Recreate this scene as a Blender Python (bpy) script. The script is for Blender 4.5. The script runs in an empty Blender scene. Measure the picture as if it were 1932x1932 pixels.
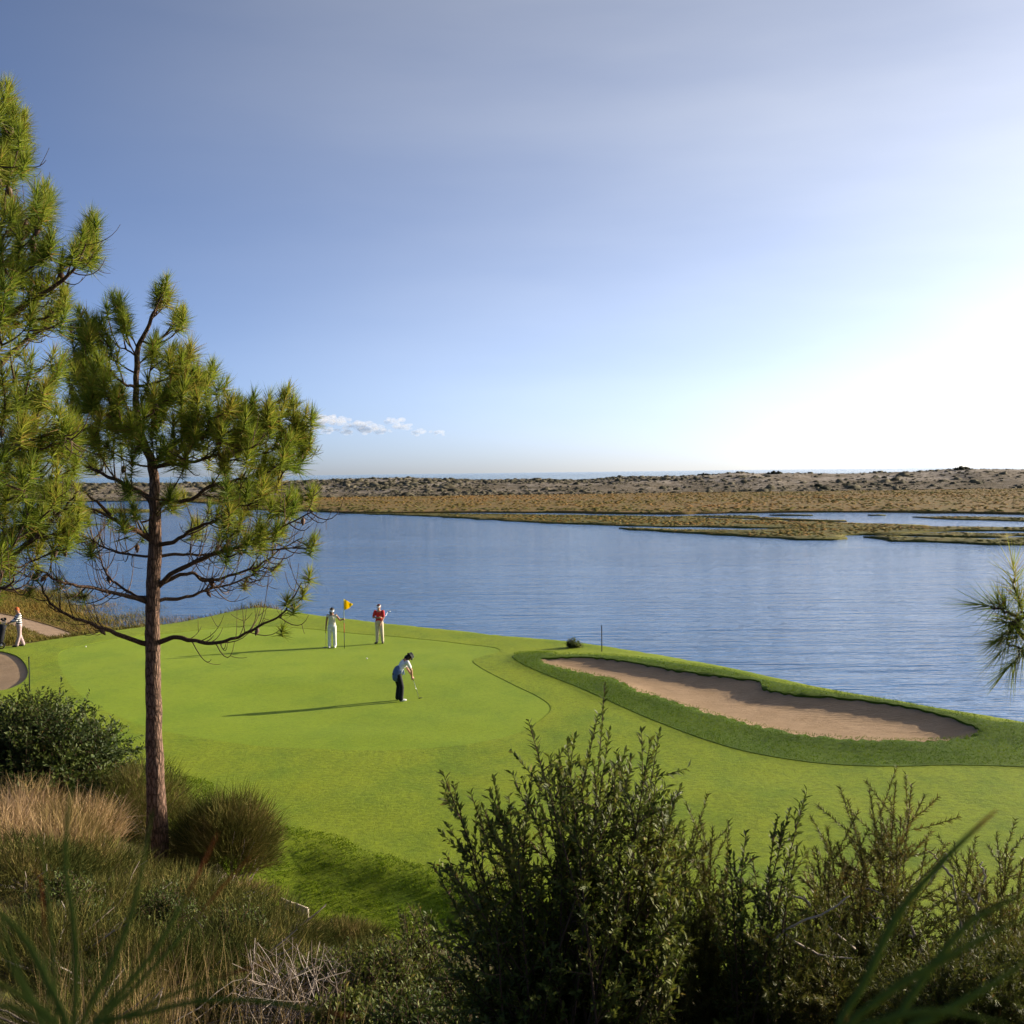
import bpy, bmesh, math, random
import numpy as np
from mathutils import Vector, Matrix
from mathutils.geometry import delaunay_2d_cdt
R = math.radians
rng = np.random.default_rng(11)
random.seed(11)
scene = bpy.context.scene
col = scene.collection

# ------------------------------------------------------------------ camera
FPX, HW = 2332.0, 966.0            # focal length and half width, in pixels of a 1932 px frame
CAM = np.array([0.0, 0.0, 7.05])
PITCH, ROLL = R(1.82), 0.0124
_f = np.array([0, math.cos(PITCH), -math.sin(PITCH)])
_r0 = np.array([1.0, 0, 0]); _u0 = np.array([0, math.sin(PITCH), math.cos(PITCH)])
_r = _r0*math.cos(ROLL) - _u0*math.sin(ROLL)
_u = _u0*math.cos(ROLL) + _r0*math.sin(ROLL)
cam_data = bpy.data.cameras.new('camera')
cam = bpy.data.objects.new('camera', cam_data); col.objects.link(cam)
m = Matrix.Identity(4)
for i in range(3):
    m[i][0], m[i][1], m[i][2], m[i][3] = _r[i], _u[i], -_f[i], CAM[i]
cam.matrix_world = m
cam_data.sensor_width = 36.0
cam_data.lens = 36.0*FPX/(2*HW)
cam_data.clip_start, cam_data.clip_end = 0.1, 90000.0
cam_data.dof.use_dof = True
cam_data.dof.focus_distance = 14.0
cam_data.dof.aperture_fstop = 5.6
scene.camera = cam

# ------------------------------------------------------------------ sky, sun, exposure
SUN_EL, SUN_AZ = R(14.0), R(65.0)   # azimuth from +Y (view direction) towards +X
world = bpy.data.worlds.new('World'); scene.world = world; world.use_nodes = True
wn = world.node_tree.nodes; wl = world.node_tree.links
bg = wn['Background']
sky = wn.new('ShaderNodeTexSky'); sky.sky_type = 'NISHITA'; sky.sun_disc = False
sky.sun_elevation = SUN_EL; sky.sun_rotation = SUN_AZ
sky.altitude = 0; sky.air_density = 0.3; sky.dust_density = 1.1; sky.ozone_density = 2.4
bg.inputs[1].default_value = 0.093
# haze glow towards the sun, added to the sky colour with faint cirrus streaks
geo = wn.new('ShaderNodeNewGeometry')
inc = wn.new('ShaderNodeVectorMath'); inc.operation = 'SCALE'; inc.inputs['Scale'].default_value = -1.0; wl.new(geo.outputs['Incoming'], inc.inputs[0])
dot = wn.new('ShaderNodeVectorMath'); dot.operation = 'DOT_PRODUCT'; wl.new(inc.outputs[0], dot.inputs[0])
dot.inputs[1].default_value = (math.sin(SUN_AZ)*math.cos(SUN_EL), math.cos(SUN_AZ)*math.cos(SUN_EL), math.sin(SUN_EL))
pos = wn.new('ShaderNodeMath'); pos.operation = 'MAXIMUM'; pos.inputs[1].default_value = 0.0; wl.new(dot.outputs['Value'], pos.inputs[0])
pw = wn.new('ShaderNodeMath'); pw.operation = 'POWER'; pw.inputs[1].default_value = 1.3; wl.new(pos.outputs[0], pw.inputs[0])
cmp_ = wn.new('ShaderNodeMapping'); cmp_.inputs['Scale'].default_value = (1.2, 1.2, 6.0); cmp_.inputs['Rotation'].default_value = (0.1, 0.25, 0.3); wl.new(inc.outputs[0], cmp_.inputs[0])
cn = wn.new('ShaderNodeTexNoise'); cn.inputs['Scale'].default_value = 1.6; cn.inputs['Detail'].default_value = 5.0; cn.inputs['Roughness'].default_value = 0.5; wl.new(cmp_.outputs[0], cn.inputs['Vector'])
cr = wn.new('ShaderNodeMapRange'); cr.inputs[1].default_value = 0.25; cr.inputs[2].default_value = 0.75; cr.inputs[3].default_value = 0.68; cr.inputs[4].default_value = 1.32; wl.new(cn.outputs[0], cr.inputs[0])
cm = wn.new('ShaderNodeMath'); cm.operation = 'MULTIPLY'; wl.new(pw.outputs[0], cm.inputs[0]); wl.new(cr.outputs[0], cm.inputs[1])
haze_glow = wn.new('ShaderNodeMix'); haze_glow.data_type = 'RGBA'; haze_glow.blend_type = 'ADD'; haze_glow.clamp_factor = False; wl.new(cm.outputs[0], haze_glow.inputs[0])
wl.new(sky.outputs[0], haze_glow.inputs[6]); haze_glow.inputs[7].default_value = (2.55, 2.3, 1.55, 1)
wl.new(haze_glow.outputs[2], bg.inputs[0])
sd = bpy.data.lights.new('sun', 'SUN'); sd.energy = 5.0; sd.angle = R(0.53); sd.color = (1.0, 0.86, 0.66)
sun = bpy.data.objects.new('sun', sd); col.objects.link(sun)
sdir = Vector((math.sin(SUN_AZ)*math.cos(SUN_EL), math.cos(SUN_AZ)*math.cos(SUN_EL), math.sin(SUN_EL)))
sun.rotation_euler = sdir.to_track_quat('Z', 'Y').to_euler()
sun.location = (30, 10, 40)
vs = scene.view_settings
vs.view_transform = 'Standard'; vs.look = 'None'; vs.gamma = 1.0; vs.exposure = 1.2
vs.use_curve_mapping = False
scene.cycles.max_bounces = 6; scene.cycles.transparent_max_bounces = 8
scene.cycles.use_adaptive_sampling = True; scene.cycles.adaptive_threshold = 0.015

# ------------------------------------------------------------------ helpers
def ray(x, y):
    return _f + _r*((x-HW)/FPX) + _u*((HW-y)/FPX)
def G(x, y, z=0.0):
    """the point at height z that is seen at pixel (x, y)"""
    d = ray(x, y); t = (z-CAM[2])/d[2]
    return CAM + d*t
def AT(x, y, D):
    """the point at distance D along +Y that is seen at pixel (x, y)"""
    d = ray(x, y)
    return CAM + d*(D/d[1])
def tag(o, label=None, cat=None, group=None, kind=None):
    if label: o['label'] = label
    if cat: o['category'] = cat
    if group: o['group'] = group
    if kind: o['kind'] = kind
    return o
def empty(name, loc=(0, 0, 0), rz=0.0):
    o = bpy.data.objects.new(name, None); col.objects.link(o)
    o.location = loc; o.rotation_euler = (0, 0, rz); o.empty_display_size = 0.2
    return o
def mesh_np(name, V, Fq=None, Ft=None, smooth=False):
    """mesh from numpy arrays: V (n,3), quads (m,4) and / or triangles (k,3)"""
    me = bpy.data.meshes.new(name)
    V = np.asarray(V, dtype=np.float32)
    idx, starts, tot = [], [], 0
    ls = []
    if Fq is not None and len(Fq):
        Fq = np.asarray(Fq, dtype=np.int32); idx.append(Fq.ravel()); ls.append(np.full(len(Fq), 4, np.int32))
    if Ft is not None and len(Ft):
        Ft = np.asarray(Ft, dtype=np.int32); idx.append(Ft.ravel()); ls.append(np.full(len(Ft), 3, np.int32))
    idx = np.concatenate(idx); ls = np.concatenate(ls)
    st = np.concatenate([[0], np.cumsum(ls)[:-1]]).astype(np.int32)
    me.vertices.add(len(V)); me.vertices.foreach_set('co', V.ravel())
    me.loops.add(len(idx)); me.loops.foreach_set('vertex_index', idx)
    me.polygons.add(len(ls)); me.polygons.foreach_set('loop_start', st)
    if smooth: me.polygons.foreach_set('use_smooth', np.ones(len(ls), bool))
    me.update(calc_edges=True); me.validate()
    return me
def obj(name, me, mat=None, parent=None):
    o = bpy.data.objects.new(name, me); col.objects.link(o)
    if mat is not None: me.materials.append(mat)
    if parent is not None: o.parent = parent
    return o
def attr(me, name, vals):
    a = me.attributes.new(name, 'FLOAT', 'POINT'); a.data.foreach_set('value', np.asarray(vals, np.float32))
def spline(pts, n=8, closed=False):
    P = np.asarray(pts, float)
    k = len(P); out = []
    for i in range(k if closed else k-1):
        if closed: p0, p1, p2, p3 = P[(i-1) % k], P[i], P[(i+1) % k], P[(i+2) % k]
        else: p0, p1, p2, p3 = P[max(i-1, 0)], P[i], P[i+1], P[min(i+2, k-1)]
        for t in np.arange(n)/n:
            out.append(0.5*((2*p1)+(-p0+p2)*t+(2*p0-5*p1+4*p2-p3)*t*t+(-p0+3*p1-3*p2+p3)*t**3))
    if not closed: out.append(P[-1])
    return np.array(out)
def seg_dist(X, poly, closed=True):
    """distance of points X (n,2) to a polyline"""
    A = poly; B = np.roll(poly, -1, 0)
    if not closed: A, B = poly[:-1], poly[1:]
    best = np.full(len(X), 1e9)
    for a, b in zip(A, B):
        ab = b-a; L = ab@ab+1e-12
        t = np.clip(((X-a)@ab)/L, 0, 1)
        d = np.hypot(X[:, 0]-a[0]-t*ab[0], X[:, 1]-a[1]-t*ab[1])
        best = np.minimum(best, d)
    return best
def inside(X, poly):
    x, y = X[:, 0], X[:, 1]; c = np.zeros(len(X), bool)
    A = poly; B = np.roll(poly, -1, 0)
    for (x1, y1), (x2, y2) in zip(A, B):
        m_ = ((y1 > y) != (y2 > y))
        if y1 != y2:
            c ^= m_ & (x < (x2-x1)*(y-y1)/(y2-y1)+x1)
    return c
def sdf(X, poly):                  # positive inside
    d = seg_dist(X, poly); return np.where(inside(X, poly), d, -d)
def sstep(a, b, x):
    t = np.clip((x-a)/(b-a), 0, 1); return t*t*(3-2*t)
def vnoise(x, y, seed=0):
    """smooth value noise in [-1,1]"""
    xi = np.floor(x).astype(np.int64); yi = np.floor(y).astype(np.int64)
    fx, fy = x-xi, y-yi; fx = fx*fx*(3-2*fx); fy = fy*fy*(3-2*fy)
    def h(a, b):
        n = (a*374761393+b*668265263+seed*982451653) & 0xffffffff
        n = ((n ^ (n >> 13))*1274126177) & 0xffffffff
        return ((n ^ (n >> 16)) & 0xffff)/32767.5-1
    return (h(xi, yi)*(1-fx)+h(xi+1, yi)*fx)*(1-fy)+(h(xi, yi+1)*(1-fx)+h(xi+1, yi+1)*fx)*fy
def fbm(x, y, o=4, seed=0):
    s, a = 0, 1.0
    for i in range(o):
        s = s+a*vnoise(x*2**i+17.3*i, y*2**i-9.1*i, seed+i); a *= 0.5
    return s/1.9

# ------------------------------------------------------------------ materials
def mat(name):
    m_ = bpy.data.materials.new(name); m_.use_nodes = True
    return m_, m_.node_tree.nodes, m_.node_tree.links, m_.node_tree.nodes['Principled BSDF']
def ramp(n, l, src, stops):
    r_ = n.new('ShaderNodeValToRGB')
    while len(r_.color_ramp.elements) < len(stops): r_.color_ramp.elements.new(0.5)
    for e, (p, c) in zip(r_.color_ramp.elements, stops): e.position = p; e.color = (*c, 1)
    l.new(src, r_.inputs[0]); return r_
def noise(n, l, scale, detail=4, rough=0.55, vec=None, coord='Object', stretch=None, rot=0):
    t = n.new('ShaderNodeTexNoise'); t.inputs['Scale'].default_value = scale
    t.inputs['Detail'].default_value = detail; t.inputs['Roughness'].default_value = rough
    if vec is None:
        tc = n.new('ShaderNodeTexCoord'); vec = tc.outputs[coord]
    if stretch:
        mp = n.new('ShaderNodeMapping'); mp.inputs['Scale'].default_value = stretch
        mp.inputs['Rotation'].default_value = (0, 0, rot)
        l.new(vec, mp.inputs[0]); vec = mp.outputs[0]
    l.new(vec, t.inputs['Vector']); return t
def bump(n, l, h, strength, dist, prev=None):
    b = n.new('ShaderNodeBump'); b.inputs['Strength'].default_value = strength; b.inputs['Distance'].default_value = dist
    l.new(h, b.inputs['Height'])
    if prev is not None: l.new(prev, b.inputs['Normal'])
    return b.outputs[0]
def mixc(n, l, fac, a, b, mode='MIX'):
    mx = n.new('ShaderNodeMix'); mx.data_type = 'RGBA'; mx.blend_type = mode
    for s, v in ((0, fac), (6, a), (7, b)):
        if isinstance(v, (int, float)): mx.inputs[s].default_value = v
        elif isinstance(v, tuple): mx.inputs[s].default_value = (*v, 1) if len(v) == 3 else v
        else: l.new(v, mx.inputs[s])
    return mx.outputs[2]

def turf_material(name, c_dark, c_mid, c_light, grain=1.0, streak=0.5):
    m_, n, l, bs = mat(name)
    big = noise(n, l, 0.22, 4, 0.6)
    mid = noise(n, l, 2.2, 4, 0.65, stretch=(1.0, 0.45, 1), rot=0.35)
    fine = noise(n, l, 38.0, 3, 0.7)
    a = ramp(n, l, big.outputs[0], [(0.3, c_mid), (0.7, c_light)])
    b = ramp(n, l, mid.outputs[0], [(0.3, c_dark), (0.62, c_mid)])
    c1 = mixc(n, l, streak, a.outputs[0], b.outputs[0])
    pt = noise(n, l, 0.55, 6, 0.6, stretch=(1.0, 0.6, 1), rot=0.5)
    lush = ramp(n, l, pt.outputs[0], [(0.34, (0.66, 0.80, 0.8)), (0.5, (1.0, 1.0, 1.0)), (0.68, (1.14, 1.06, 1.0))])
    c1 = mixc(n, l, min(1.0, 0.45+0.45*grain), c1, lush.outputs[0], 'MULTIPLY')
    fr = ramp(n, l, fine.outputs[0], [(0.25, (0.55, 0.55, 0.55)), (0.7, (1.25, 1.25, 1.25))])
    c2 = mixc(n, l, 0.8, c1, fr.outputs[0], 'MULTIPLY')
    f2 = noise(n, l, 7.0, 6, 0.75)
    f2r = ramp(n, l, f2.outputs[0], [(0.36, (1-0.38*min(grain, 1),)*3), (0.56, (1.0,)*3), (0.75, (1.12,)*3)])
    c2 = mixc(n, l, 1.0, c2, f2r.outputs[0], 'MULTIPLY')
    l.new(c2, bs.inputs['Base Color'])
    bs.inputs['Roughness'].default_value = 0.75
    bs.inputs['Specular IOR Level'].default_value = 0.08
    bs.inputs['Sheen Weight'].default_value = 0.08
    bs.inputs['Sheen Roughness'].default_value = 0.45
    bs.inputs['Sheen Tint'].default_value = (0.75, 0.9, 0.2, 1)
    nb = bump(n, l, fine.outputs[0], 0.5*grain, 0.02)
    nb = bump(n, l, f2.outputs[0], 0.4*grain, 0.05, nb)
    l.new(nb, bs.inputs['Normal'])
    return m_
M = {}
M['green'] = turf_material('mown_green', (0.113, 0.18, 0.003), (0.134, 0.21, 0.004), (0.155, 0.228, 0.004), 0.5, 0.4)
M['fairway'] = turf_material('fairway_turf', (0.095, 0.15, 0.003), (0.16, 0.22, 0.004), (0.19, 0.24, 0.004), 1.2, 0.55)
M['rough'] = turf_material('rough_turf', (0.035, 0.08, 0.004), (0.055, 0.11, 0.005), (0.085, 0.145, 0.006), 1.6, 0.6)

def sand_material():
    m_, n, l, bs = mat('bunker_sand')
    a = noise(n, l, 1.2, 5, 0.6)
    g = noise(n, l, 34.0, 4, 0.75)
    rake = noise(n, l, 6.0, 4, 0.6, stretch=(0.35, 2.2, 1), rot=-0.35)
    c = ramp(n, l, a.outputs[0], [(0.3, (0.35, 0.24, 0.14)), (0.7, (0.43, 0.30, 0.185))])
    gr = ramp(n, l, g.outputs[0], [(0.3, (0.68, 0.68, 0.68)), (0.7, (1.2, 1.2, 1.2))])
    l.new(mixc(n, l, 0.8, c.outputs[0], gr.outputs[0], 'MULTIPLY'), bs.inputs['Base Color'])
    bs.inputs['Roughness'].default_value = 0.9; bs.inputs['Specular IOR Level'].default_value = 0.1
    nb = bump(n, l, rake.outputs[0], 0.9, 0.08)
    nb = bump(n, l, g.outputs[0], 0.4, 0.015, nb)
    l.new(nb, bs.inputs['Normal'])
    return m_
M['sand'] = sand_material()
def soil_material(name, stops, sc=3.0):
    m_, n, l, bs = mat(name)
    a = noise(n, l, sc, 7, 0.7); b = noise(n, l, sc*9, 4, 0.7)
    c = ramp(n, l, a.outputs[0], stops)
    gr = ramp(n, l, b.outputs[0], [(0.3, (0.6, 0.6, 0.6)), (0.7, (1.3, 1.3, 1.3))])
    l.new(mixc(n, l, 0.8, c.outputs[0], gr.outputs[0], 'MULTIPLY'), bs.inputs['Base Color'])
    bs.inputs['Roughness'].default_value = 0.95; bs.inputs['Specular IOR Level'].default_value = 0.1
    l.new(bump(n, l, b.outputs[0], 0.8, 0.05), bs.inputs['Normal'])
    return m_
M['soil'] = soil_material('hillside_litter', [(0.3, (0.035, 0.032, 0.014)), (0.5, (0.075, 0.06, 0.028)), (0.7, (0.06, 0.075, 0.02))])
M['marsh'] = soil_material('marsh_ground', [(0.3, (0.08, 0.065, 0.018)), (0.48, (0.19, 0.115, 0.035)), (0.56, (0.15, 0.11, 0.03)), (0.7, (0.115, 0.11, 0.022))], 0.12)
M['flat'] = soil_material('marsh_flat_ground', [(0.3, (0.05, 0.048, 0.012)), (0.5, (0.105, 0.10, 0.02)), (0.7, (0.15, 0.105, 0.03))], 0.2)
M['path'] = soil_material('footpath_earth', [(0.3, (0.24, 0.165, 0.11)), (0.7, (0.34, 0.245, 0.165))], 0.8)

def water_material(name, base, deep=False, s=1.0):
    m_, n, l, bs = mat(name)
    bs.inputs['Base Color'].default_value = (*base, 1)
    bs.inputs['Roughness'].default_value = 0.06
    bs.inputs['IOR'].default_value = 1.45
    w1 = noise(n, l, 1.0*s, 4, 0.55, stretch=(0.22, 1.25, 1), rot=0.05)
    w2 = noise(n, l, 3.4*s, 3, 0.6, stretch=(0.4, 1.2, 1), rot=-0.08)
    w3 = noise(n, l, 0.36*s, 5, 0.6, stretch=(0.25, 1.0, 1), rot=0.06)
    wind = noise(n, l, 0.022*s, 4, 0.55, stretch=(0.45, 1.3, 1), rot=0.12)
    wr = n.new('ShaderNodeMapRange'); wr.inputs[1].default_value = 0.33; wr.inputs[2].default_value = 0.66; wr.inputs[3].default_value = 0.45; wr.inputs[4].default_value = 1.45; l.new(wind.outputs[0], wr.inputs[0])
    wm = n.new('ShaderNodeMath'); wm.operation = 'MULTIPLY'; l.new(w1.outputs[0], wm.inputs[0]); l.new(wr.outputs[0], wm.inputs[1])
    nb = bump(n, l, wm.outputs[0], 1.0, 0.21/s)
    nb = bump(n, l, w2.outputs[0], 1.0, 0.055/s, nb)
    nb = bump(n, l, w3.outputs[0], 1.0, 0.36/s, nb)
    l.new(nb, bs.inputs['Normal'])
    return m_
M['lagoon'] = water_material('lagoon_water', (0.03, 0.14, 0.34))
M['sea'] = water_material('sea_water', (0.05, 0.16, 0.27), s=0.15)
M['sea'].node_tree.nodes['Principled BSDF'].inputs['Specular IOR Level'].default_value = 0.04
# ------------------------------------------------------------------ terrain
WATER_Z = -1.8
def GP(pts, z=0.0, n=6, closed=True):
    P = np.array([G(*p[:2], p[2] if len(p) > 2 else z)[:2] for p in pts])
    return spline(P, n, closed)
SHORE = spline(np.array([(60, 8), (45, 18), (30, 25.5), (22, 30.5), (16.5, 35), (13.7, 38.3), (12.0, 41.2), (10.5, 44.5), (8.4, 48.5), (5, 53), (2.0, 55.6),
    (-2.5, 59.5), (-8, 64), (-13, 70), (-19.9, 79), (-25, 87.8), (-30.8, 97.8), (-35.6, 101.7), (-41, 103.4), (-60, 108), (-110, 115)]), 4)
SHORE_POLY = np.vstack([SHORE, [(-110, -30), (60, -30)]])
GREEN = GP([(110, 1240), (135, 1300), (210, 1352), (330, 1386), (480, 1406), (620, 1413), (760, 1413), (890, 1402), (985, 1378), (1030, 1350), (1038, 1331),
    (1012, 1312), (960, 1288), (912, 1264), (893, 1249), (905, 1240), (938, 1231), (935, 1222), (860, 1212), (730, 1199), (640, 1192), (540, 1185), (450, 1185), (350, 1195), (250, 1206), (155, 1222)])
BUNKER = GP([(1018, 1251, 0.025), (1050, 1243, 0.125), (1120, 1240, 0.175), (1200, 1247, 0.2), (1290, 1261, 0.21), (1370, 1273, 0.21), (1425, 1281, 0.2), (1436, 1290, 0.15), (1442, 1301, 0.1),
    (1490, 1309, 0.125), (1560, 1313, 0.175), (1630, 1321, 0.175), (1710, 1334, 0.15), (1780, 1353, 0.1), (1832, 1376, 0.025), (1846, 1390, -0.025), (1815, 1401, -0.05), (1750, 1408, -0.05),
    (1680, 1406, -0.025), (1600, 1399, 0), (1520, 1390, 0), (1440, 1375, 0), (1370, 1356, 0), (1300, 1336, 0), (1240, 1318, 0), (1195, 1303, 0.01), (1160, 1285, 0.025), (1110, 1275, 0.025), (1055, 1263, 0.025)])
BACKLIP = GP([(1050, 1238, 0.15), (1120, 1234, 0.2), (1200, 1238, 0.225), (1300, 1249, 0.25), (1380, 1262, 0.25), (1450, 1280, 0.25), (1560, 1300, 0.25), (1700, 1325, 0.2), (1800, 1347, 0.15), (1880, 1372, 0.05)], closed=False)
COLLAR = np.vstack([GP([(1030, 1228, 0.125), (1000, 1230, 0.05), (978, 1235), (968, 1243), (978, 1253), (1010, 1268), (1080, 1293), (1160, 1327), (1230, 1357), (1310, 1389), (1400, 1416), (1500, 1435), (1600, 1445),
    (1700, 1448), (1800, 1446), (1932, 1450), (2100, 1462)], closed=False), [(18.0, 31.0), (16.4, 32.8)], BACKLIP[::-1]])
LEFT_BUNKER = GP([(-90, 1240), (-30, 1237), (5, 1239), (32, 1247), (48, 1262), (53, 1278), (46, 1294), (26, 1307), (-5, 1314), (-60, 1316), (-110, 1300)], z=-0.1)
PATH = np.vstack([GP([(-300, 1126), (-60, 1128), (22, 1134), (80, 1143), (130, 1158), (180, 1180), (214, 1199)], -0.4, closed=False), GP([(203, 1207), (168, 1200), (122, 1185), (75, 1169), (22, 1154), (-60, 1147), (-300, 1144)], -0.4, closed=False)])
TURF = np.vstack([spline(np.array([(-30, 46.5), (-24, 49.6), (-21.2, 51.4), (-19.4, 54.8), (-17.8, 58.2), (-17.2, 62.5), (-15.6, 65.6), (-12.5, 65.0), (-8.5, 61.0), (-4, 57.2), (1.0, 53.2), (5, 51.0), (7.6, 47.2), (10, 43), (11.8, 39.6), (14, 37), (18.5, 32.3), (24, 27.8), (34, 22.0), (44, 16.5)]), 4),
    spline(np.array([(40, 12), (26, 14.5), (16, 15.4), (10, 15.4), (5, 15.4), (2.2, 16.0), (0, 18.4), (-2, 19.4), (-3.6, 20.3), (-4.9, 21.6), (-6.5, 24.2), (-9, 26.2), (-11.0, 30.5), (-14.5, 34.6), (-19, 36.0), (-30, 36)]), 4)])
CREST = GP([(330, 1450), (400, 1500), (480, 1545), (640, 1600), (800, 1640), (900, 1662), (1000, 1680)], closed=False)
_hx = np.array([-40, -16, -12, -9, -6, -4, -2, 0, 2.2, 4, 8, 14, 25, 60.])
_hy = np.array([36, 35, 31.5, 29, 26.5, 22.6, 21.0, 19.2, 17.0, 16.2, 16, 16, 16, 15.])
def H(X):
    """ground height (without the sand hollows' cut edges)"""
    X = np.atleast_2d(X); x, y = X[:, 0], X[:, 1]
    P = np.zeros(len(X))
    P += 0.06*vnoise(x*0.16+3, y*0.16, 3)+0.02*vnoise(x*0.6, y*0.6, 4)
    P += 0.10*sstep(-6, -14, x)
    # mounds round the bunker
    dl = seg_dist(X, BACKLIP, False)
    P += 0.17*np.exp(-(dl/1.5)**2)
    sb = sdf(X, BUNKER)
    near = np.clip(-sb, 0, None)
    P += 0.10*np.exp(-(near/1.1)**2)*(sb < 0)*np.exp(-((seg_dist(X, BACKLIP, False)-3.5)/2.6)**2)
    # low bank along the foot of the hill
    dc = seg_dist(X, CREST, False)
    cy = np.interp(x, CREST[:, 0], CREST[:, 1])
    side = (y < cy) & (x > CREST[0, 0]-1) & (x < CREST[-1, 0]+1.5)
    P -= 0.7*sstep(0, 2.8, dc)*(1-sstep(3.0, 5.5, dc))*side*sstep(CREST[0, 0]-1, CREST[0, 0]+2.0, x)*sstep(CREST[-1, 0]+1.5, CREST[-1, 0]-1.5, x)
    # hill under the camera
    yb = np.interp(x, _hx, _hy)
    t = np.clip((yb-y)/yb, 0, 1.6)
    hill = 5.35*np.minimum(t, 1.12)**1.12
    P = P+hill+0.10*fbm(x*0.7, y*0.7, 3, 8)*sstep(0.05, 0.25, t)
    # land beyond the turf on the left sinks towards the marsh
    P -= 0.45*sstep(52, 68, y-0.35*np.clip(x+16, -40, 0))*sstep(-12, -18, x)
    ds = sdf(X, SHORE_POLY)
    w = 3.2+20*sstep(-13, -24, x)
    s = sstep(0.0, 1.0, np.clip(ds/w, 0, 1)); s = np.where(ds < 0, 0, s)
    low = WATER_Z-0.35-0.3*np.clip(-ds, 0, 2)
    return low+(P-low)*np.where(ds > 0, s, 0)
def bunker_cut(X, poly, depth, w):
    s = sdf(X, poly)
    return np.where(s > 0, depth*sstep(-0.25, w, s), 0)
_gx, _gy = np.arange(-20, 20.01, 0.2), np.arange(0, 34.01, 0.2)
_HG = H(np.stack([a_.ravel() for a_ in np.meshgrid(_gx, _gy)], 1)).reshape(len(_gy), len(_gx))
def Hz(x, y):
    if not (-19.9 < x < 19.7 and 0 < y < 33.7): return float(H(np.array([[x, y]]))[0])
    i, j = (x+20)/0.2, y/0.2; a_, b_ = int(i), int(j); i -= a_; j -= b_
    return float((_HG[b_, a_]*(1-i)+_HG[b_, a_+1]*i)*(1-j)+(_HG[b_+1, a_]*(1-i)+_HG[b_+1, a_+1]*i)*j)

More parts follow.
